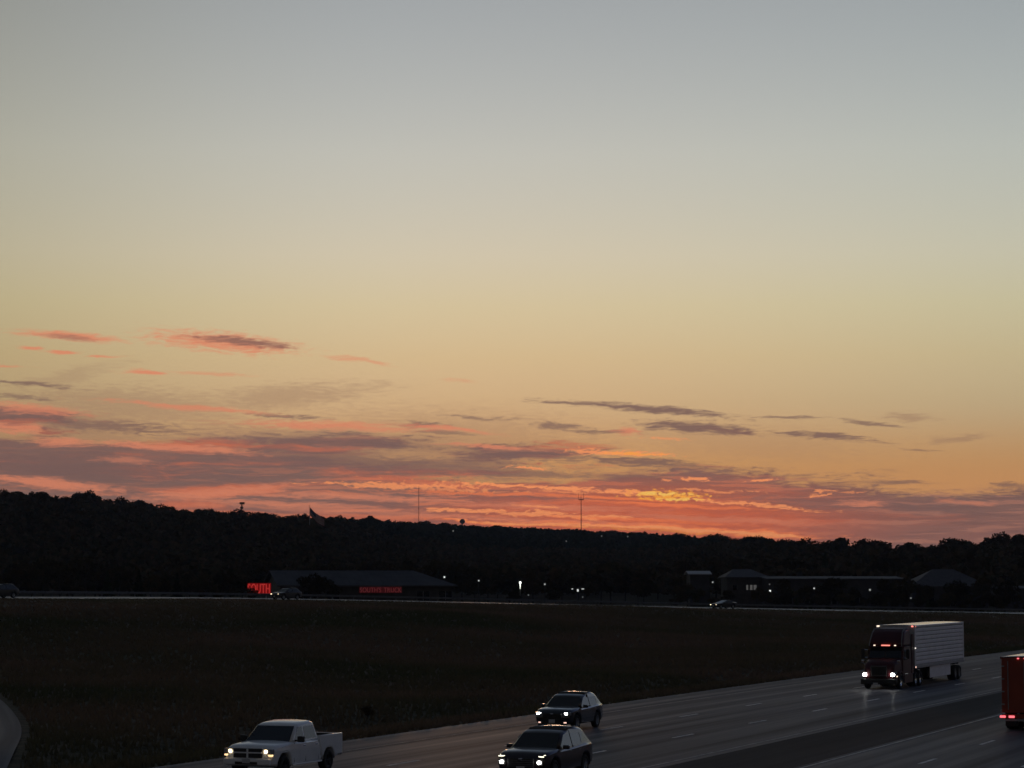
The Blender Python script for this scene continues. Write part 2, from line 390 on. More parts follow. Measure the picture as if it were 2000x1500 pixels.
# skyline seen from the road bridge: bearing -> (row of tree tops, distance of that ridge)
SKX = np.array([-900, -200, 0, 60, 120, 170, 200, 260, 310, 400, 470, 600, 650, 700, 800, 900, 1000, 1100, 1200, 1300, 1400, 1500, 1600, 1700, 1800, 1850, 1900, 1950, 2000, 2200, 2900], float)
SKY_ = np.array([970, 950, 961, 962, 968, 966, 972, 981, 988, 996, 1001, 1004, 1009, 1012, 1020, 1027, 1031, 1035, 1040, 1044, 1049, 1053, 1056, 1058, 1058, 1056, 1052, 1048, 1048, 1042, 1045], float)
SKD = np.interp(SKX, [-900, -200, 600, 780, 900, 1250, 1420, 1550, 2200, 2900], [1000, 1100, 1250, 1900, 2350, 2350, 1500, 980, 880, 880])
TREE_H = 12.0
def ridge(X, Y):
    t = X / np.maximum(Y, 1e-3)
    px = 1000 + F * np.clip(t, -0.4, 0.4)
    row = np.interp(px, SKX, SKY_); D = np.interp(px, SKX, SKD)
    zr = H + (1130 - row) / F * D * CP - TREE_H * 0.93
    return np.maximum(zr, 3), D
RAMP_PTS = [gpt(0, 1374), gpt(42, 1425), gpt(0, 1497)]
def circ3(a, b, c):
    ax, ay, bx, by, cx, cy = a.x, a.y, b.x, b.y, c.x, c.y
    d_ = 2 * (ax * (by - cy) + bx * (cy - ay) + cx * (ay - by))
    ux = ((ax**2 + ay**2) * (by - cy) + (bx**2 + by**2) * (cy - ay) + (cx**2 + cy**2) * (ay - by)) / d_
    uy = ((ax**2 + ay**2) * (cx - bx) + (bx**2 + by**2) * (ax - cx) + (cx**2 + cy**2) * (bx - ax)) / d_
    return Vector((ux, uy, 0)), math.hypot(ax - ux, ay - uy)
RC, RR = circ3(*RAMP_PTS)
def ground_z(X, Y, under=True):
    X = np.asarray(X, float); Y = np.asarray(Y, float)
    u, v = to_uv(X, Y); fd, fz = far_info(X, Y)
    a = np.maximum(V_L - v, 0); b = np.maximum(-fd - 5.5, 0)
    w = a / (a + b + 1e-6)
    zf = fz * sstep(0.12, 1.0, w) - 0.55 * np.exp(-((a - 6) ** 2) / 9.0) * (a > 0) * np.clip(b / 12, 0, 1)
    zf = zf + 0.18 * np.sin(X * .11 + Y * .05) * np.sin(Y * .07) * np.clip(a / 15, 0, 1) * np.clip(b / 15, 0, 1)
    z = np.where(v > V_L, 0.0, zf)
    # past the far road: shallow dip, then the hills
    r = np.hypot(X, Y); zr, D = ridge(X, Y)
    zr = np.where(Y > 0, zr, 12.0); D = np.where(Y > 0, D, 900.0)
    back = fz * np.exp(-np.maximum(fd, 0) / 120.0) + 1.2 * (1 - np.exp(-np.maximum(fd, 0) / 120.0))
    hill = back + (zr - back) * sstep(0.0, 1.0, (r - 600) / np.maximum(D - 600, 50)) ** 1.0
    z = np.where((fd > 0) & (v < V_L), np.where(r > 600, hill, back), z)
    far_open = (v >= V_L) & (r > 600)
    z = np.where(far_open, 1.2 + (zr - 1.2) * sstep(0.0, 1.0, (r - 600) / np.maximum(D - 600, 50)), z)
    if under:
        z = z - 0.35 * ((np.abs(fd) < 5.0) & (v < V_L + 2)) * (r < 700)
        z = z - 0.30 * sstep(V_L - 1.2, V_L + .4, v) * sstep(V_R + 1.2, V_R - .4, v) * (np.abs(u) < 900) * (r < 950)
        q = np.hypot(X - RC.x, Y - RC.y)
        z = z - 0.3 * ((q < RR - .3) & (q > RR - 8.5) & (np.abs(Y - 118) < 60) & (X < -5))
    return z

# ------------------------------------------------------------------ ground sheet (polar, fine where the lens looks)
def grass_material():
    m = bpy.data.materials.new('dry_grass_ground'); m.use_nodes = True; nt = m.node_tree; b = nt.nodes['Principled BSDF']
    t = nt.nodes.new('ShaderNodeTexCoord')
    def nz(s, d_, st=(1, 1, 1)):
        mp = nt.nodes.new('ShaderNodeMapping'); mp.inputs['Scale'].default_value = st; nt.links.new(t.outputs['Object'], mp.inputs[0])
        n = nt.nodes.new('ShaderNodeTexNoise'); n.inputs['Scale'].default_value = s; n.inputs['Detail'].default_value = d_
        nt.links.new(mp.outputs[0], n.inputs['Vector']); return n.outputs['Fac']
    r = nt.nodes.new('ShaderNodeValToRGB'); e = r.color_ramp.elements
    e[0].position = .32; e[0].color = (.060, .061, .034, 1); e[1].position = .66; e[1].color = (.112, .078, .056, 1)
    k = e.new(.5); k.color = (.084, .070, .045, 1)
    nt.links.new(nz(.035, 6, (1, .6, 1)), r.inputs[0])
    r2 = nt.nodes.new('ShaderNodeMapRange'); nt.links.new(nz(1.1, 5), r2.inputs[0]); r2.inputs[1].default_value = .3; r2.inputs[2].default_value = .7; r2.inputs[3].default_value = .55; r2.inputs[4].default_value = 1.4
    mx = nt.nodes.new('ShaderNodeMix'); mx.data_type = 'RGBA'; mx.blend_type = 'MULTIPLY'; mx.inputs[0].default_value = 1
    nt.links.new(r.outputs[0], mx.inputs[6]); nt.links.new(r2.outputs[0], mx.inputs[7]); nt.links.new(mx.outputs[2], b.inputs['Base Color'])
    b.inputs['Roughness'].default_value = .95; b.inputs['Specular IOR Level'].default_value = .1
    bp = nt.nodes.new('ShaderNodeBump'); bp.inputs['Strength'].default_value = .6; bp.inputs['Distance'].default_value = .15
    nt.links.new(nz(2.2, 5), bp.inputs['Height']); nt.links.new(bp.outputs[0], b.inputs['Normal'])
    return m
M_ground = grass_material()
azs = np.concatenate([np.linspace(-180, -20, 60)[:-1], np.linspace(-20, 24, 260), np.linspace(24, 180, 56)[1:]])
rs = np.concatenate([[2, 20, 40, 60, 75], np.arange(85, 560, 3.0), np.linspace(565, 1300, 50), np.linspace(1340, 2600, 30), [2900, 3400, 4200, 5200, 7000]])
A, RR_ = np.meshgrid(np.radians(azs), rs)
GX, GY = RR_ * np.sin(A), RR_ * np.cos(A)
GZ = ground_z(GX, GY)
GZ = np.where(RR_ > 4500, GZ - (RR_ - 4500) * 0.004, GZ)
nr, na = GX.shape
gv = np.stack([GX, GY, GZ], 2).reshape(-1, 3)
idx = np.arange(nr * na).reshape(nr, na)
gf = np.stack([idx[:-1, :-1], idx[:-1, 1:], idx[1:, 1:], idx[1:, :-1]], 2).reshape(-1, 4)[:, ::-1]
g = np_mesh('ground', gv, gf, M_ground); g.data.shade_smooth()
tag(g, 'dark dry grass field and wooded slopes beyond the highway', kind='structure')

# ------------------------------------------------------------------ highway
def road_material(name, base, lanes, rough, wet, damp=0.0):
    """lanes: v positions of wheel-track centres (worn, darker polished bands along the road)"""
    m = bpy.data.materials.new(name); m.use_nodes = True; nt = m.node_tree; b = nt.nodes['Principled BSDF']
    at = nt.nodes.new('ShaderNodeUVMap')
    sp = nt.nodes.new('ShaderNodeSeparateXYZ'); nt.links.new(at.outputs[0], sp.inputs[0])
    def nz(s, d_, st):
        mp = nt.nodes.new('ShaderNodeMapping'); mp.inputs['Scale'].default_value = st; nt.links.new(at.outputs[0], mp.inputs[0])
        n = nt.nodes.new('ShaderNodeTexNoise'); n.inputs['Scale'].default_value = s; n.inputs['Detail'].default_value = d_
        nt.links.new(mp.outputs[0], n.inputs['Vector']); return n.outputs['Fac']
    def M(op, a, b_=None):
        n = nt.nodes.new('ShaderNodeMath'); n.operation = op
        for i, x in enumerate((a, b_)):
            if x is None: continue
            if hasattr(x, 'links'): nt.links.new(x, n.inputs[i])
            else: n.inputs[i].default_value = x
        return n.outputs[0]
    streak = nz(1.0, 4, (.012, .9, 1)); blot = nz(.25, 5, (.25, 1, 1)); fine = nz(6.0, 4, (1, 1, 1))
    f = M('ADD', M('MULTIPLY', M('SUBTRACT', streak, .5), -2.2), M('ADD', M('MULTIPLY', M('SUBTRACT', blot, .5), .7), M('MULTIPLY', M('SUBTRACT', fine, .5), .5)))
    f = M('ADD', f, 1.0)
    mx = nt.nodes.new('ShaderNodeMix'); mx.data_type = 'RGBA'; mx.blend_type = 'MULTIPLY'; mx.inputs[0].default_value = 1
    mx.inputs[6].default_value = (*base, 1); nt.links.new(f, mx.inputs[7]); nt.links.new(mx.outputs[2], b.inputs['Base Color'])
    rr = M('ADD', rough, M('MULTIPLY', M('SUBTRACT', streak, .5), wet)); nt.links.new(rr, b.inputs['Roughness'])
    b.inputs['Specular IOR Level'].default_value = .20
    b.inputs['Coat Weight'].default_value = damp; b.inputs['Coat Roughness'].default_value = .26
    bp = nt.nodes.new('ShaderNodeBump'); bp.inputs['Strength'].default_value = .35; bp.inputs['Distance'].default_value = .01
    nt.links.new(nz(14.0, 3, (1, 1, 1)), bp.inputs['Height']); nt.links.new(bp.outputs[0], b.inputs['Normal'])
    return m
def strip(name, us, vs, z, m, parent=None):
    V, UVs = [], []
    for u in us:
        for v in vs:
            zz = z(u, v) if callable(z) else z
            V.append(uv(u, v, zz)); UVs.append((u, v))
    k = len(vs); Fs = [(i * k + j, i * k + j + 1, (i + 1) * k + j + 1, (i + 1) * k + j) for i in range(len(us) - 1) for j in range(k - 1)]
    Fs = [f[::-1] for f in Fs]
    me = bpy.data.meshes.new(name); me.from_pydata(V, [], Fs); me.update()
    l = me.uv_layers.new(name='UVMap')
    for lp in me.loops: l.data[lp.index].uv = UVs[lp.vertex_index]
    me.materials.append(m)
    if me.polygons[0].normal.z < 0: me.flip_normals()
    return link(bpy.data.objects.new(name, me), parent)
M_asph = road_material('worn_concrete_asphalt', (.062, .067, .088), None, .74, .9, .026)
M_asph2 = road_material('dark_asphalt', (.026, .026, .030), None, .95, .1)
M_line = mat('worn_white_line', (.62, .62, .62), .7, var=.3, scale=3.0)
M_yline = mat('worn_yellow_line', (.35, .26, .08), .7, var=.3, scale=3.0)
US = list(np.arange(-60, 130, 10)) + list(np.arange(130, 900, 8))
crossf = lambda u, v: 0.03 - (.35 if v < V_L - .1 else 0)
hw1 = tag(strip('highway', US, [V_L - .5, V_L, -45.3, -42.8, -40.3, -35.3, -32.5, V_M0], crossf, M_asph), 'grey multilane highway carriageway with oncoming traffic', kind='structure')
hw2 = tag(strip('highway', US, [V_M1, -21.5, -17.5, -14, V_R], 0.03, M_asph), 'grey highway carriageway of the departing traffic', kind='structure')
med = tag(strip('median', US, [V_M0 + .004, -29, -27.8, -26.6, V_M1 - .004], lambda u, v: 0.026 - 0.04 * (1 - abs(v + 27.85) / 2.35), M_asph2), 'dark paved median between the two carriageways', kind='structure')
def dash(v, u0, ln, w, parent, m, z):
    us = [u0, u0 + ln / 2, u0 + ln]
    V, Fs = [], []
    for u in us:
        for s in (-w / 2, w / 2): V.append(uv(u, v + s, z))
    Fs = [(0, 1, 3, 2), (2, 3, 5, 4)]
    o = mesh_obj('lane_dash', V, Fs, m, parent)
    if o.data.polygons[0].normal.z < 0: o.data.flip_normals()
for v, ph, par in ((-40.3, 113.9, hw1), (-35.3, 109.6, hw1), (-21.5, 98.0, hw2), (-17.5, 98.0, hw2)):
    for k in range(-4, 22):
        u = ph + 12.15 * k - 1.5
        if u > 55: dash(v, u, 3.05, .17, par, M_line, 0.034)
def edge_line(v, par, m):
    us = list(np.arange(40, 500, 6.0)); V = []
    for u in us:
        for s in (-.07, .07): V.append(uv(u, v + s, 0.034))
    o = mesh_obj('edge_line', V, [(2 * i, 2 * i + 1, 2 * i + 3, 2 * i + 2) for i in range(len(us) - 1)], m, par)
    if o.data.polygons[0].normal.z < 0: o.data.flip_normals()
M_faint = mat('faded_edge_line', (.20, .20, .205), .7, var=.35, scale=1.5)
edge_line(-45.3, hw1, M_faint); edge_line(-30.8, hw1, M_faint); edge_line(-25.2, hw2, mat('worn_edge_line', (.34, .34, .345), .7, var=.35, scale=1.2))

# ------------------------------------------------------------------ ramp at lower left
a0 = math.atan2(RAMP_PTS[0].y - RC.y, RAMP_PTS[0].x - RC.x); a1 = math.atan2(RAMP_PTS[2].y - RC.y, RAMP_PTS[2].x - RC.x)
angs = np.linspace(a0 + (a0 - a1) * .5, a1 - (a0 - a1) * .5, 60)
V, UVs, Fs = [], [], []
for i, a in enumerate(angs):
    for j, q in enumerate((0, -2, -4, -6, -8.8)):
        x, y = RC.x + (RR + q) * math.cos(a), RC.y + (RR + q) * math.sin(a)
        V.append((x, y, float(ground_z(x, y, False)) + .05)); UVs.append((a * RR, q))
    if i: Fs += [((i - 1) * 5 + j, (i - 1) * 5 + j + 1, i * 5 + j + 1, i * 5 + j) for j in range(4)]
me = bpy.data.meshes.new('ramp'); me.from_pydata(V, [], Fs); me.update(); l = me.uv_layers.new(name='UVMap')
for lp in me.loops: l.data[lp.index].uv = UVs[lp.vertex_index]
me.materials.append(M_asph)
if me.polygons[0].normal.z < 0: me.flip_normals()
tag(link(bpy.data.objects.new('ramp', me)), 'curving grey slip road at the lower left', kind='structure')

# ------------------------------------------------------------------ far road + guardrail
V, UVs, Fs = [], [], []
offs = (-5.4, -4.2, 0, 4.2, 5.2); zo = (-.6, -.16, .06, .26, .02)
for i in range(len(FRA)):
    for o_, z_ in zip(offs, zo):
        V.append((FRA[i, 0] + FRN[i, 0] * o_, FRA[i, 1] + FRN[i, 1] * o_, FRA[i, 2] + z_)); UVs.append((i * 7.0, o_))
    if i: Fs += [((i - 1) * 5 + j, (i - 1) * 5 + j + 1, i * 5 + j + 1, i * 5 + j) for j in range(4)]
me = bpy.data.meshes.new('road'); me.from_pydata(V, [], Fs); me.update(); l = me.uv_layers.new(name='UVMap')
for lp in me.loops: l.data[lp.index].uv = UVs[lp.vertex_index]
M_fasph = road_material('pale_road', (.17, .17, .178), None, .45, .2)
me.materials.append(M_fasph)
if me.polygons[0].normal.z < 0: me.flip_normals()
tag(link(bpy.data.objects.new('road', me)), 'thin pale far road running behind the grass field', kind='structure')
def along_far(s):
    seg = np.linalg.norm(np.diff(FRA[:, :2], axis=0), axis=1); cs = np.concatenate([[0], np.cumsum(seg)])
    p = np.array([np.interp(s, cs, FRA[:, k]) for k in range(3)]); t = np.array([np.interp(s, cs, FRT[:, k]) for k in range(2)]); t /= np.linalg.norm(t)
    return p, t, np.array([-t[1], t[0]]), cs[-1]
LT = along_far(0)[3]
M_galv = mat('galvanised_steel', (.30, .31, .33), .55, metal=.4, var=.15, scale=3)
M_rail = mat('weathered_steel', (.10, .10, .105), .75, var=.2, scale=3)
gp, gt_, gn, _ = along_far(150)
rail = empty('guardrail', (gp[0], gp[1], gp[2]))
tag(rail, 'long grey steel guardrail along the back of the far road', 'guardrail')
def wloc(o, w): return (w[0] - o.location.x, w[1] - o.location.y, w[2] - o.location.z)
prof = [(0, .52), (-.05, .58), (0, .66), (-.05, .74), (0, .82), (.03, .82), (.03, .52)]
V, Fs = [], []
ss = np.arange(120, LT - 4, 4.0)
for i, s in enumerate(ss):
    p_, t_, n_, _ = along_far(s)
    for (o_, z_) in prof: V.append(wloc(rail, (p_[0] + n_[0] * (5.4 + o_), p_[1] + n_[1] * (5.4 + o_), p_[2] + z_ + .12)))
    if i:
        k = len(prof); Fs += [((i - 1) * k + j, (i - 1) * k + (j + 1) % k, i * k + (j + 1) % k, i * k + j) for j in range(k)]
mesh_obj('rail', V, Fs, M_rail, rail)
pm = None
for s in ss:
    p_, t_, n_, _ = along_far(s + 2)
    w = wloc(rail, (p_[0] + n_[0] * 5.58, p_[1] + n_[1] * 5.58, p_[2] + .28))
    if pm is None:
        po = box('post', (0, 0, 0), (.15, .18, 1.3), M_rail, rail); pm = po
    else: po = link(pm.copy(), rail)
    po.location = w

# ------------------------------------------------------------------ trees
def clump_points(n, rx, rz, z0, lumps, r_):
    """points spread through a crown made of several uneven lumps"""
    c = []
    for _ in range(lumps):
        a = r_.uniform(0, 6.283); q = r_.uniform(0, .72) ** .6
        c.append((math.cos(a) * q * rx, math.sin(a) * q * rx, z0 + r_.uniform(-.75, .85) * rz * (1 - .4 * q), r_.uniform(.28, .48)))
    P = np.empty((n, 3)); j = r_.integers(0, lumps, n)
    C = np.array(c)
    d_ = r_.normal(size=(n, 3)); d_ /= np.linalg.norm(d_, axis=1)[:, None]
    rad = r_.uniform(.35, 1.08, n) ** .5
    P = C[j, :3] + d_ * rad[:, None] * C[j, 3][:, None] * np.array([rx, rx, rz])
    return P
def leaf_quads(P, size, r_):
    n = len(P)
    a = r_.normal(size=(n, 3)); a /= np.linalg.norm(a, axis=1)[:, None]
    b = np.cross(a, r_.normal(size=(n, 3))); b /= np.linalg.norm(b, axis=1)[:, None]
    s = size * r_.uniform(.55, 1.3, n)[:, None]
    V = np.stack([P - a * s - b * s * .6, P + a * s * .9 - b * s * .5, P + a * s * 1.1 + b * s * .7, P - a * s * .7 + b * s * .6], 1).reshape(-1, 3)
    return V, np.arange(n * 4).reshape(n, 4)
M_leaf = mat('autumn_foliage', (.034, .033, .020), .9, spec=.0, col2=(.070, .050, .030), scale=.35, objrand=.35)
M_leaf_d = mat('evergreen_foliage', (.026, .033, .021), .9, spec=.0, col2=(.05, .053, .032), scale=.4, objrand=.3)
M_bark = mat('bark', (.035, .028, .022), .9, var=.3, scale=2)
def tree_proto(kind, h, rx, seed, n):
    r_ = np.random.default_rng(seed)
    root = empty('tree', (0, 0, 0))
    if kind == 'con':
        z = r_.uniform(0, 1, n) ** 1.25
        rad = rx * (1 - z) * r_.uniform(.5, 1.05, n) * (.85 + .25 * np.sin(z * 34 + r_.uniform(0, 1)))
        a = r_.uniform(0, 6.283, n)
        P = np.stack([rad * np.cos(a), rad * np.sin(a), .08 * h + z * h * .92], 1)
        crown_z = h * .5
    else:
        P = clump_points(n, rx, h * .34, h * .62, 13, r_)
    P[:, 2] *= (h - .3) / P[:, 2].max()
    V, Fq = leaf_quads(P, .34 if n > 900 else .5, r_)
    np_mesh('crown', V, Fq, M_leaf_d if kind == 'con' else M_leaf, root)
    bm = bmesh.new(); add_tube(bm, (0, 0, -.6), (.1, 0, h * .45), .26, .15, 7)
    if kind != 'con':
        for k in range(7):
            a = r_.uniform(0, 6.283); q = r_.uniform(.3, .8)
            add_tube(bm, (.1, 0, h * r_.uniform(.28, .45)), (math.cos(a) * rx * q, math.sin(a) * rx * q, h * r_.uniform(.6, .9)), .11, .03, 5)
    else: add_tube(bm, (.1, 0, h * .45), (0, 0, h * .97), .15, .03, 6)
    bm_obj('trunk', bm, M_bark, root)
    return root
def copy_tree(o):
    c = o.copy(); COL.objects.link(c)
    for ch in o.children:
        k = ch.copy(); k.parent = c; COL.objects.link(k)
    return c
protos = [tree_proto('dec', 12, 4.6, 21, 1900), tree_proto('dec', 12, 5.6, 22, 2000), tree_proto('dec', 12, 3.8, 23, 1600), tree_proto('dec', 12, 5.0, 24, 1200), tree_proto('con', 12, 3.0, 25, 1500), tree_proto('dec', 12, 6.2, 26, 2200)]
used = [False] * len(protos)
def put_tree(k, x, y, hgt, label, group, wide=1.0, z=None):
    t = protos[k] if not used[k] else copy_tree(protos[k]); used[k] = True
    s = hgt / 12.0
    t.location = (x, y, float(ground_z(x, y, False)) if z is None else z); t.scale = (s * wide, s * wide, s)
    t.rotation_euler = (0, 0, random.uniform(0, 6.28)); tag(t, label, 'tree', group)
    return t
def sky_row(px): return float(np.interp(px, SKX, SKY_)), float(np.interp(px, SKX, SKD))
# skyline trees one by one: (row of photograph column, extra height)
LG = [('dark broad tree on the left ridge, in the skyline', 'skyline trees of the left ridge'),
      ('tiny dark tree on the distant middle ridge, in the skyline', 'skyline trees of the distant middle ridge'),
      ('dark full tree on the right ridge, in the skyline', 'skyline trees of the right ridge')]
def ridge_tree(px, extra=0.0, k=None, lab=None, wide=1.0, dr=0.0):
    row, D = sky_row(px); gi = 0 if px < 760 else (1 if px < 1440 else 2)
    d_ = ray(px, 1050); Y = (D + dr) / math.hypot(1, d_.x / d_.y); X = Y * d_.x / d_.y
    top = at_dist(px, row - extra, Y).z; gz = float(ground_z(X, Y, False))
    hgt = max(top - gz, 6.0)
    if k is None: k = random.choice((0, 1, 2, 3, 5, 5, 1))
    put_tree(k, X, Y, hgt, lab or LG[gi][0], None if lab else LG[gi][1], wide)
px = -30.0
while px < 2040:
    D = sky_row(px)[1]
    ridge_tree(px, random.choice((0, 0, 2, 3, 5, -3, -5, 8, -6)) * min(1.0, 1500 / D), wide=random.uniform(.9, 1.35), dr=random.uniform(-15, 10))
    px += (7.0 if D < 1500 else 6.5) * 1300 / D * random.uniform(.8, 2.0) * (2.2 if D < 1500 else 2.4)
ridge_tree(172, 10, 1, 'tallest ragged tree rising from the left ridge skyline', 1.1)
ridge_tree(158, 6, 3, 'ragged tree just left of the tallest one on the left ridge', 1.1)
ridge_tree(8, 7, 3, 'thin-crowned tree at the far left end of the skyline', 1.0)
ridge_tree(266, 6, 0, 'round tree standing alone on the left ridge slope', 1.2)
ridge_tree(312, 5, 1, 'domed tree halfway down the left ridge slope', 1.2)
ridge_tree(1572, 6, 1, 'domed tree where the right ridge meets the bright horizon strip', 1.3)
ridge_tree(1636, 8, 0, 'broad tree bump at the start of the right ridge', 1.3)
ridge_tree(1860, 6, 5, 'wide tree cluster before the highest end of the right ridge', 1.3)
ridge_tree(1948, 11, 3, 'tallest tree near the right end of the skyline', 1.0)
ridge_tree(1992, 6, 0, 'tree at the far right end of the skyline', 1.0)

# mid-ground trees beyond the far road, one by one
def mg(px, Y):
    if px < 475: return ('dark tree behind the guardrail, left of the red lit sign', 'trees left of the red lit sign')
    if px < 900: return ('dark tree directly behind the long building with the metal roof', 'trees behind the long building')
    if px < 1340: return ('dark tree behind the lamps, right of the long building', 'trees behind the middle lamps')
    if Y < 560: return ('low dark tree in front of the right-hand buildings', 'low trees in front of the right-hand buildings')
    return ('tall dark tree standing behind the right-hand buildings', 'trees behind the right-hand buildings')
def mid_tree(px, Y, hgt, k, lab=None, wide=1.0):
    X = at_dist(px, 1130, Y).x
    MG = mg(px, Y)
    put_tree(k, X, Y, hgt, lab or MG[0], None if lab else MG[1], wide)
for px in np.arange(-20, 470, 26):
    mid_tree(px + random.uniform(-9, 9), random.uniform(400, 560), random.uniform(5, 10.5), random.choice((0, 1, 2, 3, 4, 5)))
for px in np.arange(905, 1340, 24):
    mid_tree(px + random.uniform(-9, 9), random.uniform(580, 700), random.uniform(6, 11), random.choice((0, 1, 2, 3, 5)))
for px in np.arange(1500, 2030, 30):
    mid_tree(px + random.uniform(-9, 9), random.uniform(500, 540), random.uniform(2.5, 4.5), random.choice((0, 1, 2, 3, 5)), wide=1.3)
for px in np.arange(1330, 2030, 21):
    if 1425 < px < 1490: continue
    mid_tree(px + random.uniform(-9, 9), random.uniform(480, 515), random.uniform(1.6, 5.2) * (1.25 if px < 1430 else .8), random.choice((0, 1, 2, 3, 4, 5)), wide=random.uniform(.9, 1.5))
for px, hh in ((1478, 4.6), (1528, 6.4), (1571, 5.2), (1622, 6.8), (1668, 4.8), (1731, 6.6), (1772, 7.0), (1806, 5.6), (1868, 6.6), (1917, 7.4), (1962, 6.2)):
    mid_tree(px, random.uniform(505, 516), hh, random.choice((0, 1, 2, 3, 5)), wide=random.uniform(.7, 1.0))
mid_tree(493, 405, 2.9, 3, 'low bush covering the lower left of the red lit sign', 1.0)
for px in np.arange(480, 900, 26):
    mid_tree(px + random.uniform(-9, 9), random.uniform(560, 620), random.uniform(7, 11), random.choice((0, 1, 2, 3, 5)))
for px in np.arange(1340, 2040, 28):
    mid_tree(px + random.uniform(-9, 9), random.uniform(650, 720), random.uniform(8, 12), random.choice((0, 1, 2, 3, 4, 5)))
mid_tree(612, 425, 5.6, 1, 'dark tree in front of the long building, between its two red signs', 1.0)
mid_tree(645, 428, 4.6, 3, 'smaller dark tree in front of the long building, right of another', 1.0)
mid_tree(1004, 500, 3.3, 0, 'small olive tree lit from above by a street lamp', 1.3)
mid_tree(1085, 540, 3.8, 3, 'pale bare bush right of the lit olive tree', 1.3)

# the far woods that read as one mass
def woodland(name, pts, hts, m, label):
    vr = []
    for s in range(6):
        r_ = np.random.default_rng(100 + s)
        P = clump_points(58, 4.6, 3.6, 7.0, 7, r_); vr.append(leaf_quads(P, 1.25, r_))
    Vs, Fs, o = [], [], 0
    rr = np.random.default_rng(5)
    for (x, y, z), h_ in zip(pts, hts):
        V0, F0 = vr[rr.integers(6)]; a = rr.uniform(0, 6.283); s = h_ / 11.5
        c, s_ = math.cos(a), math.sin(a)
        W = np.stack([(V0[:, 0] * c - V0[:, 1] * s_) * s * 1.15 + x, (V0[:, 0] * s_ + V0[:, 1] * c) * s * 1.15 + y, V0[:, 2] * s + z], 1)
        Vs.append(W); Fs.append(F0 + o); o += len(W)
    ob = np_mesh(name, np.concatenate(Vs), np.concatenate(Fs), m); tag(ob, label, 'woodland', kind='stuff')
pts = []
t_az = rng.uniform(-.30, .40, 12000); t_r = np.sqrt(rng.uniform(610 ** 2, 1290 ** 2, 12000))
pxs = 1000 + F * t_az; Dm = np.interp(pxs, SKX, SKD)
keep = (t_r < Dm - 25)
X1 = t_r * t_az / np.hypot(1, t_az); Y1 = t_r / np.hypot(1, t_az)
X1, Y1 = X1[keep][:5600], Y1[keep][:5600]
Z1 = ground_z(X1, Y1, False)
rowd = (H - Z1)
woodland('woodland', np.stack([X1, Y1, Z1], 1), rng.uniform(5.5, 10.0, len(X1)), M_leaf, 'dark autumn woods covering the slopes below the skyline')
t_az = rng.uniform(-.085, .10, 4000); t_r = np.sqrt(rng.uniform(1290 ** 2, 2330 ** 2, 4000))
pxs = 1000 + F * t_az; Dm = np.interp(pxs, SKX, SKD); keep = t_r < Dm - 20
X1 = (t_r * t_az / np.hypot(1, t_az))[keep][:1900]; Y1 = (t_r / np.hypot(1, t_az))[keep][:1900]
woodland('woodland', np.stack([X1, Y1, ground_z(X1, Y1, False)], 1), rng.uniform(6.5, 10, len(X1)), M_leaf_d, 'hazy distant woods on the middle ridge')

# ------------------------------------------------------------------ grass tufts (uncountable)
def grass(name, n, ubox, hrange, m, label, cond, short=True):
    u = rng.uniform(ubox[0], ubox[1], n) ; t = rng.uniform(-.235, .29, n)
    Y = u; X = Y * t
    ok = cond(X, Y); X, Y = X[ok], Y[ok]
    Z = ground_z(X, Y, False); n = len(X)
    h = rng.uniform(*hrange, n) * (.25 + .75 * np.clip((-far_info(X, Y)[0] - 6) / 40, 0, 1) if short else 1); a = rng.uniform(0, 6.283, n); w = rng.uniform(.04, .11, n) * np.clip(Y / 120, .9, 2.2)
    lean = rng.normal(0, .25, (n, 2)) * h[:, None]
    P = np.stack([X, Y, Z - .03], 1); dx = np.stack([np.cos(a) * w, np.sin(a) * w, np.zeros(n)], 1); dy = np.stack([-np.sin(a) * w, np.cos(a) * w, np.zeros(n)], 1)
    top = np.stack([X + lean[:, 0], Y + lean[:, 1], Z + h], 1)
    V = np.stack([P - dx, P + dx, top + dx * .4, P - dy, P + dy, top - dy * .5 + np.array([0, 0, -.1])], 1).reshape(-1, 3)
    ob = np_mesh(name, V, np.arange(len(V)).reshape(-1, 3), m, n=3); tag(ob, label, 'grass', kind='stuff')
def fcond(X, Y):
    u, v = to_uv(X, Y); fd, fz = far_info(X, Y); q = np.hypot(X - RC.x, Y - RC.y)
    return (v < V_L - .25) & (fd < -5.6) & ~((q < RR + .4) & (X < -10) & (Y < 170))
M_gr = mat('dry_grass', (.080, .082, .046), .95, spec=.0, col2=(.168, .114, .082), scale=.03)
pr = 1 / rng.uniform(1 / 92.0, 1 / 90.0, 2)
M_gr2 = mat('verge_grass', (.03, .034, .016), .9, spec=.1, col2=(.06, .05, .03), scale=.06)
def sward(m):
    # blades let light through
    nt = m.node_tree; b = nt.nodes['Principled BSDF']; src = b.inputs['Base Color'].links[0].from_socket
    d_ = nt.nodes.new('ShaderNodeBsdfDiffuse'); t_ = nt.nodes.new('ShaderNodeBsdfTranslucent'); x_ = nt.nodes.new('ShaderNodeMixShader')
    nt.links.new(src, d_.inputs[0]); nt.links.new(src, t_.inputs[0]); x_.inputs[0].default_value = .5; nt.links.new(d_.outputs[0], x_.inputs[1]); nt.links.new(t_.outputs[0], x_.inputs[2])
    nt.links.new(x_.outputs[0], nt.nodes['Material Output'].inputs[0]); nt.nodes.remove(b)
sward(M_gr); sward(M_gr2)
grass('grass', 190000, (88, 440), (.14, .44), M_gr, 'dry rough grass covering the field between the roads', fcond)
def fcond2(X, Y):
    u, v = to_uv(X, Y); fd, fz = far_info(X, Y)
    return (v < V_L) & (fd > 6.2) & (fd < 60)
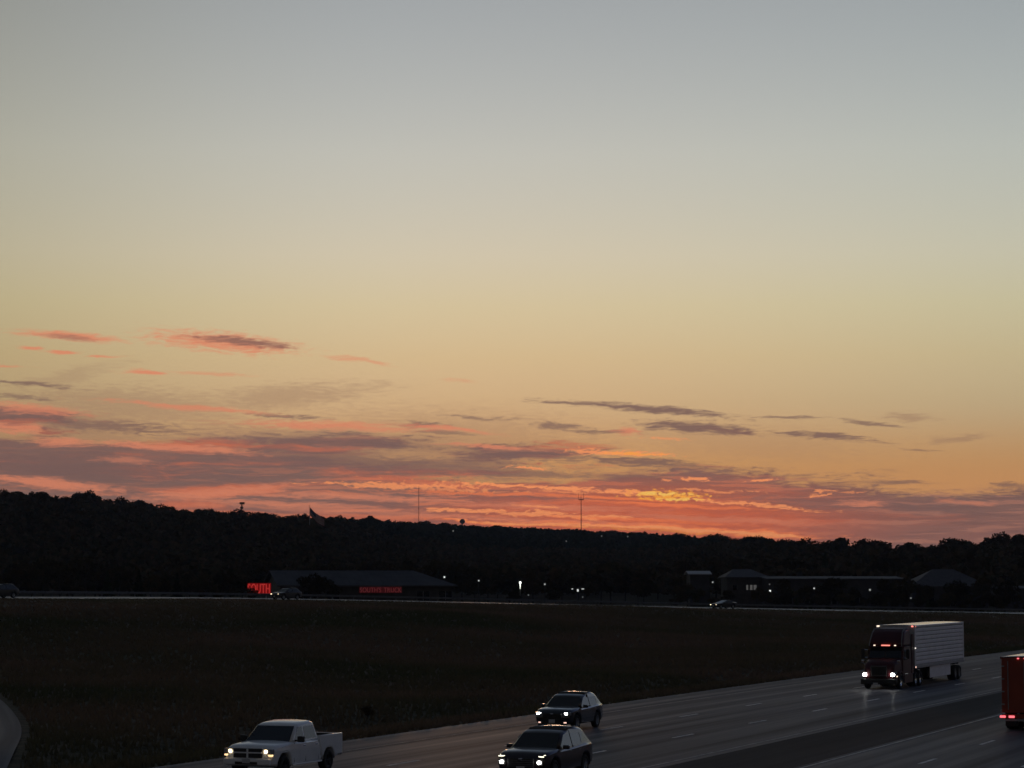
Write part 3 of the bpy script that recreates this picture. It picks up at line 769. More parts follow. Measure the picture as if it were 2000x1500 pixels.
grass('grass', 22000, (255, 500), (.2, .6), M_gr2, 'dark rough grass on the verge behind the guardrail', fcond2, False)
# weeds
def weed(px, py, hgt, label, seed):
    r_ = np.random.default_rng(seed); p_ = gpt(px, py); p_.z = float(ground_z(p_.x, p_.y, False))
    b = ray(px, py)
    root = empty('shrub', p_); tag(root, label, 'shrub')
    P = clump_points(420, hgt * .42, hgt * .42, hgt * .5, 8, r_); P[:, 2] = np.maximum(P[:, 2], .05)
    V, Fq = leaf_quads(P, .10, r_); np_mesh('foliage', V, Fq, M_gr, root)
    bm = bmesh.new()
    for k in range(6): add_tube(bm, (0, 0, -.1), (r_.uniform(-.3, .3) * hgt, r_.uniform(-.3, .3) * hgt, hgt * r_.uniform(.6, .95)), .03, .01, 5)
    bm_obj('stem', bm, M_bark, root)
weed(717, 1394, .75, 'small dark shrub in the grass right above the white pickup', 3)
weed(1960, 1295, .9, 'small shrub in the grass near the right edge of the field', 4) if False else None

# ------------------------------------------------------------------ buildings
M_wall = mat('dark_brick_wall', (.05, .045, .043), .9, var=.25, scale=.8)
M_wall2 = mat('tan_wall', (.045, .042, .045), .9, var=.2, scale=.6)
M_roofm = mat('grey_metal_roof', (.088, .090, .098), .9, spec=.05, var=.1, scale=.4)
M_shing = mat('grey_shingle_roof', (.060, .058, .064), .8, var=.2, scale=1.5)
M_trim = mat('pale_trim', (.22, .22, .23), .7, var=.1, scale=2)
M_win = mat('dark_window', (.012, .013, .016), .08, var=.2, scale=2)
M_litwin = mat('lit_window', (.4, .4, .4), .4, emit=((1, .97, .93), .06), var=.3, scale=1.0)
M_redlit = mat('red_lit_letter', (.6, .05, .05), .4, emit=((1, .07, .06), .33))
M_redlit2 = mat('dim_red_letter', (.5, .08, .08), .4, emit=((1, .18, .20), .055))
M_redback = mat('red_sign_glow', (.3, .01, .01), .5, emit=((1, .01, .015), .10))
M_redback2 = mat('dim_red_sign_board', (.12, .012, .014), .5, emit=((1, .10, .13), .020))

def building(name, label, loc, yaw, L, W, wall_h, roof_h, wallm, roofm, hip0=0.0, hip1=0.0, over=.5, wins=(), cat='building', seams=0, wz=(.9, 2.5)):
    """long axis along local +x from 0..L, depth along +y 0..W; front wall at y=0"""
    r = empty(name, loc, yaw); tag(r, label, cat)
    bm = bmesh.new()
    if wins:   # front wall with real openings
        cuts = sorted(wins); z0, z1 = wz; x = 0
        for (a, b) in cuts:
            add_box(bm, ((x + a) / 2, .15, wall_h / 2), (a - x, .3, wall_h)); x = b
            add_box(bm, ((a + b) / 2, .15, z0 / 2), (b - a - .004, .296, z0)); add_box(bm, ((a + b) / 2, .15, (z1 + wall_h) / 2), (b - a - .004, .296, wall_h - z1))
        add_box(bm, ((x + L) / 2, .15, wall_h / 2), (L - x, .3, wall_h))
    else: add_box(bm, (L / 2, .15, wall_h / 2), (L, .3, wall_h))
    add_box(bm, (L / 2, W - .15, wall_h / 2), (L, .3, wall_h))
    add_box(bm, (.15, W / 2, wall_h / 2), (.296, W - .61, wall_h)); add_box(bm, (L - .15, W / 2, wall_h / 2), (.296, W - .61, wall_h))
    if hip0 == 0:
        v = [bm.verts.new(p) for p in ((.02, .3, wall_h), (.02, W - .3, wall_h), (.02, W / 2, wall_h + roof_h * .96), (.28, .3, wall_h), (.28, W - .3, wall_h), (.28, W / 2, wall_h + roof_h * .96))]
        for f in ((0, 1, 2), (5, 4, 3), (0, 2, 5, 3), (1, 4, 5, 2), (0, 3, 4, 1)): bm.faces.new([v[i] for i in f])
    bm_obj('wall', bm, wallm, r)
    bm = bmesh.new(); o = over; e = wall_h - .1; t = .22; rz = wall_h + roof_h
    P = [(-o, -o, e), (L + o, -o, e), (L + o, W + o, e), (-o, W + o, e), (-o + hip0, W / 2, rz), (L + o - hip1, W / 2, rz)]
    vt = [bm.verts.new((x, y, z + t)) for x, y, z in P]; vb = [bm.verts.new((x, y, z)) for x, y, z in P]
    for f in ((0, 1, 5, 4), (2, 3, 4, 5), (1, 2, 5), (3, 0, 4)):
        if hip0 == 0 and f == (3, 0, 4): continue
        if hip1 == 0 and f == (1, 2, 5): continue
        bm.faces.new([vt[i] for i in f]); bm.faces.new([vb[i] for i in reversed(f)])
    for a, b in ((0, 1), (2, 3)): bm.faces.new((vb[a], vb[b], vt[b], vt[a]))
    for a, b, c, hp in ((1, 2, 5, hip1), (3, 0, 4, hip0)):
        if hp: bm.faces.new((vb[a], vb[b], vt[b], vt[a]))
        else:
            bm.faces.new((vb[a], vb[c], vt[c], vt[a])); bm.faces.new((vb[c], vb[b], vt[b], vt[c]))
    rf = bm_obj('roof', bm, roofm, r)
    for k in range(seams):   # standing seams on the front slope
        x = (k + .5) * L / seams
        if x < 1 or x > L - hip1 - .3: continue
        tube('seam', (x, -o, e + t + .02), (x, W / 2, rz + t + .02), .035, roofm, rf, seg=4)
    for (a, b) in wins:
        zc = (wz[0] + wz[1]) / 2; zh = wz[1] - wz[0]
        w_ = box('window', ((a + b) / 2, .16, zc), (b - a - .02, .06, zh - .02), M_win if (a, b) not in LIT else M_litwin, r)
        for xx in np.arange(a, b + .01, max((b - a) / max(1, round((b - a) / 1.2)), .5)): box('mullion', (xx, .10, zc), (.06, .07, zh + .02), M_trim, w_)
    return r
LIT = set()
def bz(px, Y): 
    X = at_dist(px, 1130, Y).x; return X, Y, float(ground_z(X, Y, False))
# long low building with the red signs
x_, y_, z_ = bz(548, 432)
lb = building('long_building', 'long low dark building with grey metal roof and red signs behind the far road', (x_, y_, z_), R(14), 30.5, 17.0, 3.4, 2.5, M_wall, M_roofm, 0.0, 6.0, .7,
              [(4, 6.4), (8, 10.4), (24, 26.4), (28, 30.4)], seams=26)
def sign(name, label, text, loc, yaw, size, m_l, m_b, pad, w, h):
    r = empty(name, loc, yaw); tag(r, label, 'sign')
    box('backing', (w / 2, .10, h / 2), (w, .16, h), m_b, r)
    cu = bpy.data.curves.new('t', 'FONT'); x = pad
    for ch in text:
        if ch == ' ': x += size * .4; continue
        cu = bpy.data.curves.new('letter', 'FONT'); cu.body = ch; cu.size = size; cu.extrude = .05; cu.offset = 0.0
        tmp = bpy.data.objects.new('letter', cu); COL.objects.link(tmp)
        bpy.context.view_layer.update()
        me = bpy.data.meshes.new_from_object(tmp.evaluated_get(bpy.context.evaluated_depsgraph_get()))
        COL.objects.unlink(tmp); bpy.data.objects.remove(tmp)
        xs = [v.co.x for v in me.vertices]; wch = max(xs) - min(xs)
        for v in me.vertices: v.co = Vector((v.co.x - min(xs), v.co.z * -1, v.co.y))
        me.materials.clear(); me.materials.append(m_l)
        o = bpy.data.objects.new('letter', me); link(o, r); o.location = (x, -.05, pad * .9); x += wch + size * .12
    return r
def sign_at(name, label, text, px0, px1, py0, py1, Y, yaw, m_l, m_b, pad=.12):
    p0 = at_dist(px0, py1, Y); w = (px1 - px0) / F * Y / math.cos(yaw); h = (py1 - py0) / F * Y
    s = sign(name, label, text, p0, yaw, 1.0, m_l, m_b, pad, w, h)
    ls = [c for c in s.children if c.name.startswith('letter')]
    end = max(c.location.x + max(v.co.x for v in c.data.vertices) for c in ls)
    top = max(max(v.co.z for v in c.data.vertices) for c in ls)
    fx, fz = (w - 2 * pad) / (end - pad), (h - 2 * pad) / top
    for c in ls:
        c.location.x = pad + (c.location.x - pad) * fx; c.location.z = pad; c.scale = (fx, 1, fz)
    return s
s1 = sign_at('neon_sign', 'bright red lit SOUTH sign at the left end of the long building', 'SOUTH', 483, 530, 1139, 1160, 428, R(-24), M_redlit, M_redback)
for c in list(s1.children):
    pass
for sx in (.6, 3.6): tube('post', (sx, .2, -3.2), (sx, .2, .4), .09, M_galv, s1)
# second sign hangs on the long front wall
fw = Vector((math.cos(R(14)), math.sin(R(14)), 0))
def on_wall(px, py):
    d_ = ray(px, py); n_ = Vector((-fw.y, fw.x, 0)); o_ = Vector((x_, y_, 0)) - n_ * .25
    t = n_.dot(o_) / n_.dot(Vector((d_.x, d_.y, 0))); return Vector((d_.x * t, d_.y * t, H + d_.z * t))
pA, pB = on_wall(702, 1158), on_wall(785, 1146)
s2 = sign('wall_sign', 'dim red lettered sign on the long front wall of the low building', "SOUTH'S TRUCK", pA, R(14), 1.0, M_redlit2, M_redback2, .1, (pB - pA).xy.length, pB.z - pA.z)
ls = [c for c in s2.children if c.name.startswith('letter')]
w2, h2 = (pB - pA).xy.length, pB.z - pA.z
end = max(c.location.x + max(v.co.x for v in c.data.vertices) for c in ls); top = max(max(v.co.z for v in c.data.vertices) for c in ls)
for c in ls:
    c.location.x = .1 + (c.location.x - .1) * (w2 - .2) / (end - .1); c.location.z = .1; c.scale = ((w2 - .2) / (end - .1), 1, (h2 - .2) / top)
# right-hand buildings
def bld(name, label, px0, px1, Y, yaw, W, ridge_row, eave_row, wallm, roofm, hip0=0, hip1=0, wins=(), **kw):
    X, Y, z = bz(px0, Y); L = (px1 - px0) / F * Y / math.cos(yaw)
    e = at_dist(px0, eave_row, Y).z - z; rg = at_dist(px0, ridge_row, Y + W / 2).z - z
    return building(name, label, (X, Y, z), yaw, L, W, e, max(rg - e - .1, .4), wallm, roofm, hip0, hip1, .5, wins, **kw)
bld('shed', 'small shed with a pale flat-pitched roof left of the lit windows', 1348, 1386, 560, R(4), 6, 1116, 1122, M_wall2, mat('pale_roof', (.20, .20, .22), .5, var=.1, scale=.5))
LIT |= {(4.2, 4.65), (5.0, 5.6), (5.8, 6.5)}
bld('house', 'low dark house with brightly lit windows under a hipped roof', 1420, 1500, 545, R(3), 10, 1113, 1128, M_wall, M_shing, 2.5, 3.5, [(1.2, 2.2), (4.2, 4.65), (5.0, 5.6), (5.8, 6.5)], wz=(3.85, 4.95))
bld('strip_building', 'long low tan building with a flat parapet right of the lit house', 1500, 1768, 540, R(9), 12, 1127, 1131, M_wall2, M_shing, 0, 0, [(3, 5.4), (8, 10.4), (13, 15.4), (18, 20.4), (23, 25.4)])
bld('gabled_house', 'dark house with a wide hipped roof at the right', 1782, 1930, 520, R(3), 13, 1113, 1146, M_wall2, M_shing, 6.2, 6.2, [(3, 4.6), (7, 9)])
bld('garage', 'pale low outbuilding by the right edge behind the far road', 1945, 2010, 530, R(3), 8, 1146, 1150, M_wall2, M_shing, 0, 0)

# ------------------------------------------------------------------ street lamps
M_pole = mat('dark_pole', (.04, .04, .042), .7, var=.2, scale=4)
def lamp(px, py, Y, label, power, arm='single', headw=.5, pole=True, drop=None):
    p_ = at_dist(px, py, Y); gz = float(ground_z(p_.x, p_.y, False)); h = p_.z - gz
    r = empty('street_lamp', (p_.x, p_.y, gz)); tag(r, label, 'street lamp', 'lit lamps behind the far road')
    tube('pole', (0, .06, -.3), (0, .06, h - .1), .08, M_pole, r, .05); headw = headw * .8; power = power * .75
    ml = mat('lamp_glow_%g' % power, (1, 1, 1), .3, emit=((.95, 1, .96), power))
    if arm == 'double':
        for s in (-1, 1):
            tube('arm', (0, .06, h - .12), (s * .9, .0, h + .02), .05, M_pole, r); box('lamp_head', (s * 1.05, 0, h), (.75, .34, .14), M_pole, r, .04)
            box('lens', (s * 1.0, -.05, h - .13), (.5 if s > 0 else .3, .3, .16), ml, r, .03)
        box('lens', (.05, -.06, h - .40), (.34, .26, .5), ml, r, .05)
    else:
        box('lamp_head', (0, 0, h + headw * .55), (headw * 1.2, headw, .16), M_pole, r, .04)
        box('lens', (0, -.04, h), (headw * .8, headw * .8, headw * .9), ml, r, .12)
    return r, h
lamp(868, 1127, 520, 'lamp at the right end of the long building, highest of the lit lamps', .9, headw=.55)
lamp(935, 1134, 520, 'lamp second right of the long building, over dark trees', .55, headw=.5)
lr, lh = lamp(1016, 1138, 510, 'brightest lamp, on a pole behind the small olive tree', 2.2, headw=.6)
pl = bpy.data.lights.new('lamp_light', 'POINT'); pl.energy = 12; pl.color = (.95, 1, .85); pl.shadow_soft_size = .3
po = bpy.data.objects.new('lamp_light', pl); link(po, lr); po.location = (0, -.9, lh - .3)
box('lit_pole_top', (0, -.06, lh - .8), (.20, .12, 1.0), mat('pole_glow', (.5, .5, .5), .5, var=.1), lr)  # pale sleeve: lamplight on the upper pole, painted in as colour
lamp(1064, 1141, 560, 'faint lamp right of the brightest one', .35, headw=.6)
lamp(1128, 1149, 480, 'double-armed T-shaped lamp behind the guardrail', .75, 'double')
lamp(1032, 1162, 450, 'tiny low lamp at the foot of the lit olive tree', .12, headw=.4)
lamp(1138, 1166, 450, 'tiny low lamp just right of the T-shaped lamp', .10, headw=.4)
lamp(1392, 1137, 540, 'small lamp left of the house with lit windows', .4, headw=.5)
lamp(1504, 1154, 500, 'bright lamp below the right end of the lit house', 1.3, headw=.55)
lamp(1503, 1141, 505, 'weak lamp above another at the lit house corner', .12, headw=.4)
lamp(1590, 1149, 510, 'lamp in front of the middle of the long tan building', .6, headw=.5)
lamp(1699, 1152, 510, 'pale lamp in front of the right part of the long tan building', .28, headw=.6)
lamp(1779, 1168, 480, 'low lamp left of the wide-roofed house', .25, headw=.45)
for px_, py_, e_, lb_ in ((885, 1037, .16, 'tiny distant light on the far ridge below the water tower'), (1106, 1057, .08, 'tiny distant light low on the far ridge, left of the cell tower'),
                           (1175, 1047, .11, 'tiny distant light on the far ridge just right of the cell tower'), (1226, 1048, .11, 'rightmost tiny distant light on the far ridge')):
    best = None
    for Y_ in range(1350, 2300, 25):
        q_ = at_dist(px_, py_, Y_); h__ = q_.z - float(ground_z(q_.x, q_.y, False))
        if best is None or abs(h__ - 11.5) < best[0]: best = (abs(h__ - 11.5), Y_, h__)
    if best[2] > 4: lamp(px_, py_, best[1], lb_, e_, headw=1.1)

# ------------------------------------------------------------------ skyline landmarks
M_sil = mat('painted_steel_dark', (.10, .06, .05), .7, var=.15, scale=.5)
p_ = at_dist(473, 983, 1290); gz = float(ground_z(p_.x, p_.y, False)); top = p_.z - gz
ps = empty('pole_sign', (p_.x, p_.y, gz)); tag(ps, 'tall pole sign with a flat board above a round one, on the left ridge', 'sign')
tube('pole', (-.15, 0, -1), (-.15, 0, top), .28, M_sil, ps)
box('board', (0, -.4, top), (2.6, .5, 1.15), M_sil, ps, .08)
lathe('round_board', [(0, -.25), (.75, -.25), (.82, -.1), (.82, .1), (.75, .25), (0, .25)], M_sil, ps, loc=(-.1, -.5, top - 2.3))
box('bracket', (0, -.2, top - .95), (1.5, .2, .2), M_sil, ps)
# flag
def flag_material():
    m = bpy.data.materials.new('flag_cloth'); m.use_nodes = True; nt = m.node_tree; b = nt.nodes['Principled BSDF']; b.inputs['Roughness'].default_value = .8
    at = nt.nodes.new('ShaderNodeUVMap'); sp = nt.nodes.new('ShaderNodeSeparateXYZ'); nt.links.new(at.outputs[0], sp.inputs[0])
    def M(op, a, b_=None):
        n = nt.nodes.new('ShaderNodeMath'); n.operation = op
        for i, x in enumerate((a, b_)):
            if x is None: continue
            if hasattr(x, 'links'): nt.links.new(x, n.inputs[i])
            else: n.inputs[i].default_value = x
        return n.outputs[0]
    st = M('MODULO', M('FLOOR', M('MULTIPLY', sp.outputs[1], 12.999)), 2.0)
    mx = nt.nodes.new('ShaderNodeMix'); mx.data_type = 'RGBA'; nt.links.new(st, mx.inputs[0]); mx.inputs[6].default_value = (.28, .02, .03, 1); mx.inputs[7].default_value = (.42, .42, .42, 1)
    cant = M('MULTIPLY', M('LESS_THAN', sp.outputs[0], .4), M('GREATER_THAN', sp.outputs[1], 6 / 13))
    mx2 = nt.nodes.new('ShaderNodeMix'); mx2.data_type = 'RGBA'; nt.links.new(cant, mx2.inputs[0]); nt.links.new(mx.outputs[2], mx2.inputs[6]); mx2.inputs[7].default_value = (.02, .03, .12, 1)
    nt.links.new(mx2.outputs[2], b.inputs['Base Color']); return m
YF = 1050
p_ = at_dist(605, 988, YF); gz = float(ground_z(p_.x, p_.y, False)); top = p_.z - gz
fl = empty('flag', (p_.x, p_.y, gz)); tag(fl, 'big striped flag drooping from a pole on the left ridge skyline', 'flag')
tube('flagpole', (0, 0, -1), (0, 0, top), .16, M_galv, fl, .1)
lathe('finial', [(0, -.2), (.18, -.1), (.2, 0), (.14, .14), (0, .2)], M_galv, fl, axis_y=False, loc=(0, 0, top + .15), seg=10)
V, UVs, Fs = [], [], []; nu, nv = 22, 9
for i in range(nu):
    for j in range(nv):
        s, t = i / (nu - 1), j / (nv - 1)
        x = .15 + s * 6.0; z = top - .8 - (1 - t) * 3.4 - (1 - (1 - s) ** 1.25) * 4.6 + .15 * math.sin(s * 9 + t * 2)
        y = .55 * math.sin(s * 8.5 + t * 1.3) * s ** .5
        V.append((x, y, z)); UVs.append((s, t))
    if i: Fs += [((i - 1) * nv + j, i * nv + j, i * nv + j + 1, (i - 1) * nv + j + 1) for j in range(nv - 1)]
me = bpy.data.meshes.new('cloth'); me.from_pydata(V, [], Fs); me.update(); l = me.uv_layers.new(name='UVMap')
for lp in me.loops: l.data[lp.index].uv = UVs[lp.vertex_index]
me.materials.append(flag_material()); me.shade_smooth(); o_ = link(bpy.data.objects.new('cloth', me), fl)
sm = o_.modifiers.new('thickness', 'SOLIDIFY'); sm.thickness = .03
# lattice mast
def lattice(root, h, w, m, step=4.0):
    L3 = [(w * math.cos(a), w * math.sin(a)) for a in (R(90), R(210), R(330))]
    for (x, y) in L3: tube('leg', (x, y, -1), (x, y, h), .05, m, root, seg=5)
    bm = bmesh.new(); z = 0; k = 0
    while z < h - step:
        for i in range(3):
            a, b = L3[i], L3[(i + 1) % 3]
            add_tube(bm, (*a, z), (*b, z + step), .06, seg=4); add_tube(bm, (*a, z), (*b, z), .06, seg=4)
        z += step; k += 1
    bm_obj('bracing', bm, m, root)
p_ = at_dist(818, 950, 2300); gz = float(ground_z(p_.x, p_.y, False))
rm = empty('radio_mast', (p_.x, p_.y, gz)); tag(rm, 'thin lattice radio mast, the left one on the distant ridge', 'mast'); lattice(rm, p_.z - gz, .30, M_sil)
# cell tower
p_ = at_dist(1135, 976, 2380); gz = float(ground_z(p_.x, p_.y, False)); h_ = p_.z - gz
ct = empty('cell_tower', (p_.x, p_.y, gz)); tag(ct, 'cell tower with a forked antenna platform, the right one on the distant ridge', 'tower')
tube('mast', (0, 0, -1), (0, 0, h_), .46, M_sil, ct, .3, 10)
lathe('platform', [(0, -.4), (2.4, -.35), (2.6, .1), (2.4, .35), (0, .4)], M_sil, ct, axis_y=False, loc=(0, 0, h_), seg=12)
for x in (-2.3, 2.3): tube('antenna', (x, 0, h_), (x, 0, h_ + 6.2), .2, M_sil, ct, .15)
tube('antenna', (0, 2.2, h_), (0, 2.2, h_ + 4), .25, M_sil, ct, .2)
# water tower
p_ = at_dist(903, 1018.5, 4000); gz = float(ground_z(p_.x, p_.y, False)); h_ = p_.z - gz
wt = empty('water_tower', (p_.x, p_.y, gz)); tag(wt, 'round water tower on a slim stem behind the distant ridge', 'tower')
rs_ = 4.1
lathe('tank', [(0.0, -rs_ * .98)] + [(rs_ * math.cos(a) * 1.06, rs_ * math.sin(a)) for a in np.linspace(-1.4, 1.4, 14)] + [(0, rs_)], M_sil, wt, axis_y=False, loc=(0, 0, h_), seg=24)
tube('pedestal', (0, 0, -2), (0, 0, h_ - rs_ * .8), 1.6, M_sil, wt, .9, 12)
lathe('base_cone', [(3.2, -1), (2.6, 3), (1.5, 7), (1.45, 7.2)], M_sil, wt, axis_y=False, seg=16)

# ------------------------------------------------------------------ vehicles
def arc(cx, cz, r, a0, a1, n=9):
    return [(cx + r * math.cos(R(a0 + (a1 - a0) * i / n)), cz + r * math.sin(R(a0 + (a1 - a0) * i / n))) for i in range(n + 1)]
def pillow(name, out, hw, wf, m, parent, rad=.08, t0=.86, crown=0.0, cz=None):
    """side outline (x,z) swept across the car with rounded shoulders; wf(x,z) narrows it"""
    n = len(out); P = [Vector((x, 0, z)) for x, z in out]
    area = sum(out[i][0] * out[(i + 1) % n][1] - out[(i + 1) % n][0] * out[i][1] for i in range(n))
    sg = 1 if area > 0 else -1
    N = []
    for i in range(n):
        a, b = P[i] - P[i - 1], P[(i + 1) % n] - P[i]
        def nr_(d_): d_ = d_.normalized() if d_.length > 1e-6 else d_; return Vector((-d_.z, 0, d_.x)) * sg
        q = nr_(a) + nr_(b); N.append(q.normalized() if q.length > 1e-6 else nr_(a))
    ts = [-1, -.985, -.955, -.915, -.86, -.6, -.3, 0, .3, .6, .86, .915, .955, .985, 1]
    bm = bmesh.new(); rows = []
    for t in ts:
        q = max(0, (abs(t) - t0) / (1 - t0)); ins = rad * (1 - math.sqrt(max(0, 1 - q * q)))
        row = []
        for i in range(n):
            c = P[i] + N[i] * ins
            z = c.z
            if crown and cz is not None and c.z > cz: z += crown * (1 - t * t)
            row.append(bm.verts.new((c.x, t * hw * wf(c.x, c.z), z)))
        rows.append(row)
    for a, b in zip(rows[:-1], rows[1:]):
        for i in range(n): bm.faces.new((a[i], a[(i + 1) % n], b[(i + 1) % n], b[i]))
    # flanks: a fine skin that follows the curved side, column by column
    O = [(v.co.x, v.co.z) for v in rows[-1]]
    if crown: O = [((P[i] + N[i] * rad).x, (P[i] + N[i] * rad).z) for i in range(n)]
    x0_, x1_ = min(q[0] for q in O), max(q[0] for q in O)
    cx = sorted({round(x0_ + .003, 4), round(x1_ - .003, 4)} | {round(q[0], 4) for q in O if x0_ + .004 < q[0] < x1_ - .004} | {round(x, 4) for x in np.arange(x0_ + .06, x1_ - .05, .12)})
    cx = [x for k, x in enumerate(cx) if k == 0 or x - cx[k - 1] > .0015]
    prev = None; K = 7
    for x in cx:
        zs = []
        for i in range(n):
            (ax, az), (bx, bz) = O[i], O[(i + 1) % n]
            if (ax <= x + 1e-5) != (bx <= x + 1e-5): zs.append(az + (bz - az) * (x + 1e-5 - ax) / (bx - ax))
        zs.sort(); cur = []
        if len(zs) < 2: continue
        for a, b in (zs[-2:],):
            cur.append([[bm.verts.new((x, sg_ * hw * wf(x, a + (b - a) * q / K), a + (b - a) * q / K)) for q in range(K + 1)] for sg_ in (-1, 1)])
        if prev is not None and len(prev) == len(cur):
            for pa, pb in zip(prev, cur):
                for va, vb in zip(pa, pb):
                    for q in range(K): bm.faces.new((va[q], vb[q], vb[q + 1], va[q + 1]))
        prev = cur
    o = bm_obj(name, bm, m, parent)
    o.data.shade_smooth()
    return o
def wheel(parent, x, y, r, w, side, m_rim=None, spokes=5, dual=False):
    wh = empty('wheel', (x, y, r)); wh.parent = parent
    s = side; hw = w / 2
    lathe('tyre', [(r * .62, -hw), (r * .9, -hw), (r * .985, -hw * .75), (r, -hw * .3), (r, hw * .3), (r * .985, hw * .75), (r * .9, hw), (r * .62, hw), (r * .62, -hw)], M_tyre, wh, seg=28)
    rim = lathe('rim', [(0, s * hw * .5), (r * .16, s * hw * .62), (r * .5, s * hw * .45), (r * .56, s * hw * .86), (r * .63, s * hw * .9), (r * .625, -s * hw * .9), (r * .5, -s * hw * .5)], m_rim or M_rim, wh, seg=20)
    if spokes:
        bm = bmesh.new()
        for k in range(spokes):
            a = 2 * math.pi * k / spokes + .3
            add_box(bm, (0, 0, 0), (.001, .001, .001))
            bm.verts.ensure_lookup_table()
            add_tube(bm, (0, s * hw * .66, 0), (r * .58 * math.cos(a), s * hw * .84, r * .58 * math.sin(a)), r * .075, r * .06, 5)
        bm_obj('spoke', bm, m_rim or M_rim, rim)
    return wh
def side_glass(name, pts, hw, wf, parent, m=None):
    for s in (1, -1):
        poly_plate(name, [(x, s * (hw * wf(x, z) + .008), z) for x, z in (pts if s > 0 else pts[::-1])], (0, s * .03, 0), m or M_side, parent)
def screen(name, x0, z0, x1, z1, hw, wf, tw, parent, off=.014, m=None, tw1=None):
    """a bowed pane between a lower line (x0,z0) and an upper one (x1,z1)"""
    d_ = Vector((x1 - x0, 0, z1 - z0)); nrm = Vector((d_.z, 0, -d_.x)).normalized()
    if (x0 < x1): nrm = -nrm if nrm.z < 0 else nrm
    if nrm.z < 0: nrm = -nrm
    T = np.linspace(-1, 1, 9); S = np.linspace(0, 1, 4); tw1 = tw if tw1 is None else tw1
    bm = bmesh.new(); G = []
    for k in (off, -.01):
        rows = []
        for s in S:
            x, z = x0 + (x1 - x0) * s, z0 + (z1 - z0) * s
            rows.append([bm.verts.new(Vector((x, t * (tw + (tw1 - tw) * s) * hw * wf(x, z), z)) + nrm * k) for t in T])
        G.append(rows)
    for rows in G:
        for a, b in zip(rows[:-1], rows[1:]):
            for i in range(len(T) - 1): bm.faces.new((a[i], a[i + 1], b[i + 1], b[i]))
    A_, B_ = G
    loopA = A_[0] + [r_[-1] for r_ in A_[1:]] + A_[-1][-2::-1] + [r_[0] for r_ in A_[-2:0:-1]]
    loopB = B_[0] + [r_[-1] for r_ in B_[1:]] + B_[-1][-2::-1] + [r_[0] for r_ in B_[-2:0:-1]]
    for i in range(len(loopA)): bm.faces.new((loopA[i], loopA[(i + 1) % len(loopA)], loopB[(i + 1) % len(loopA)], loopB[i]))
    return bm_obj(name, bm, m or M_glass, parent)

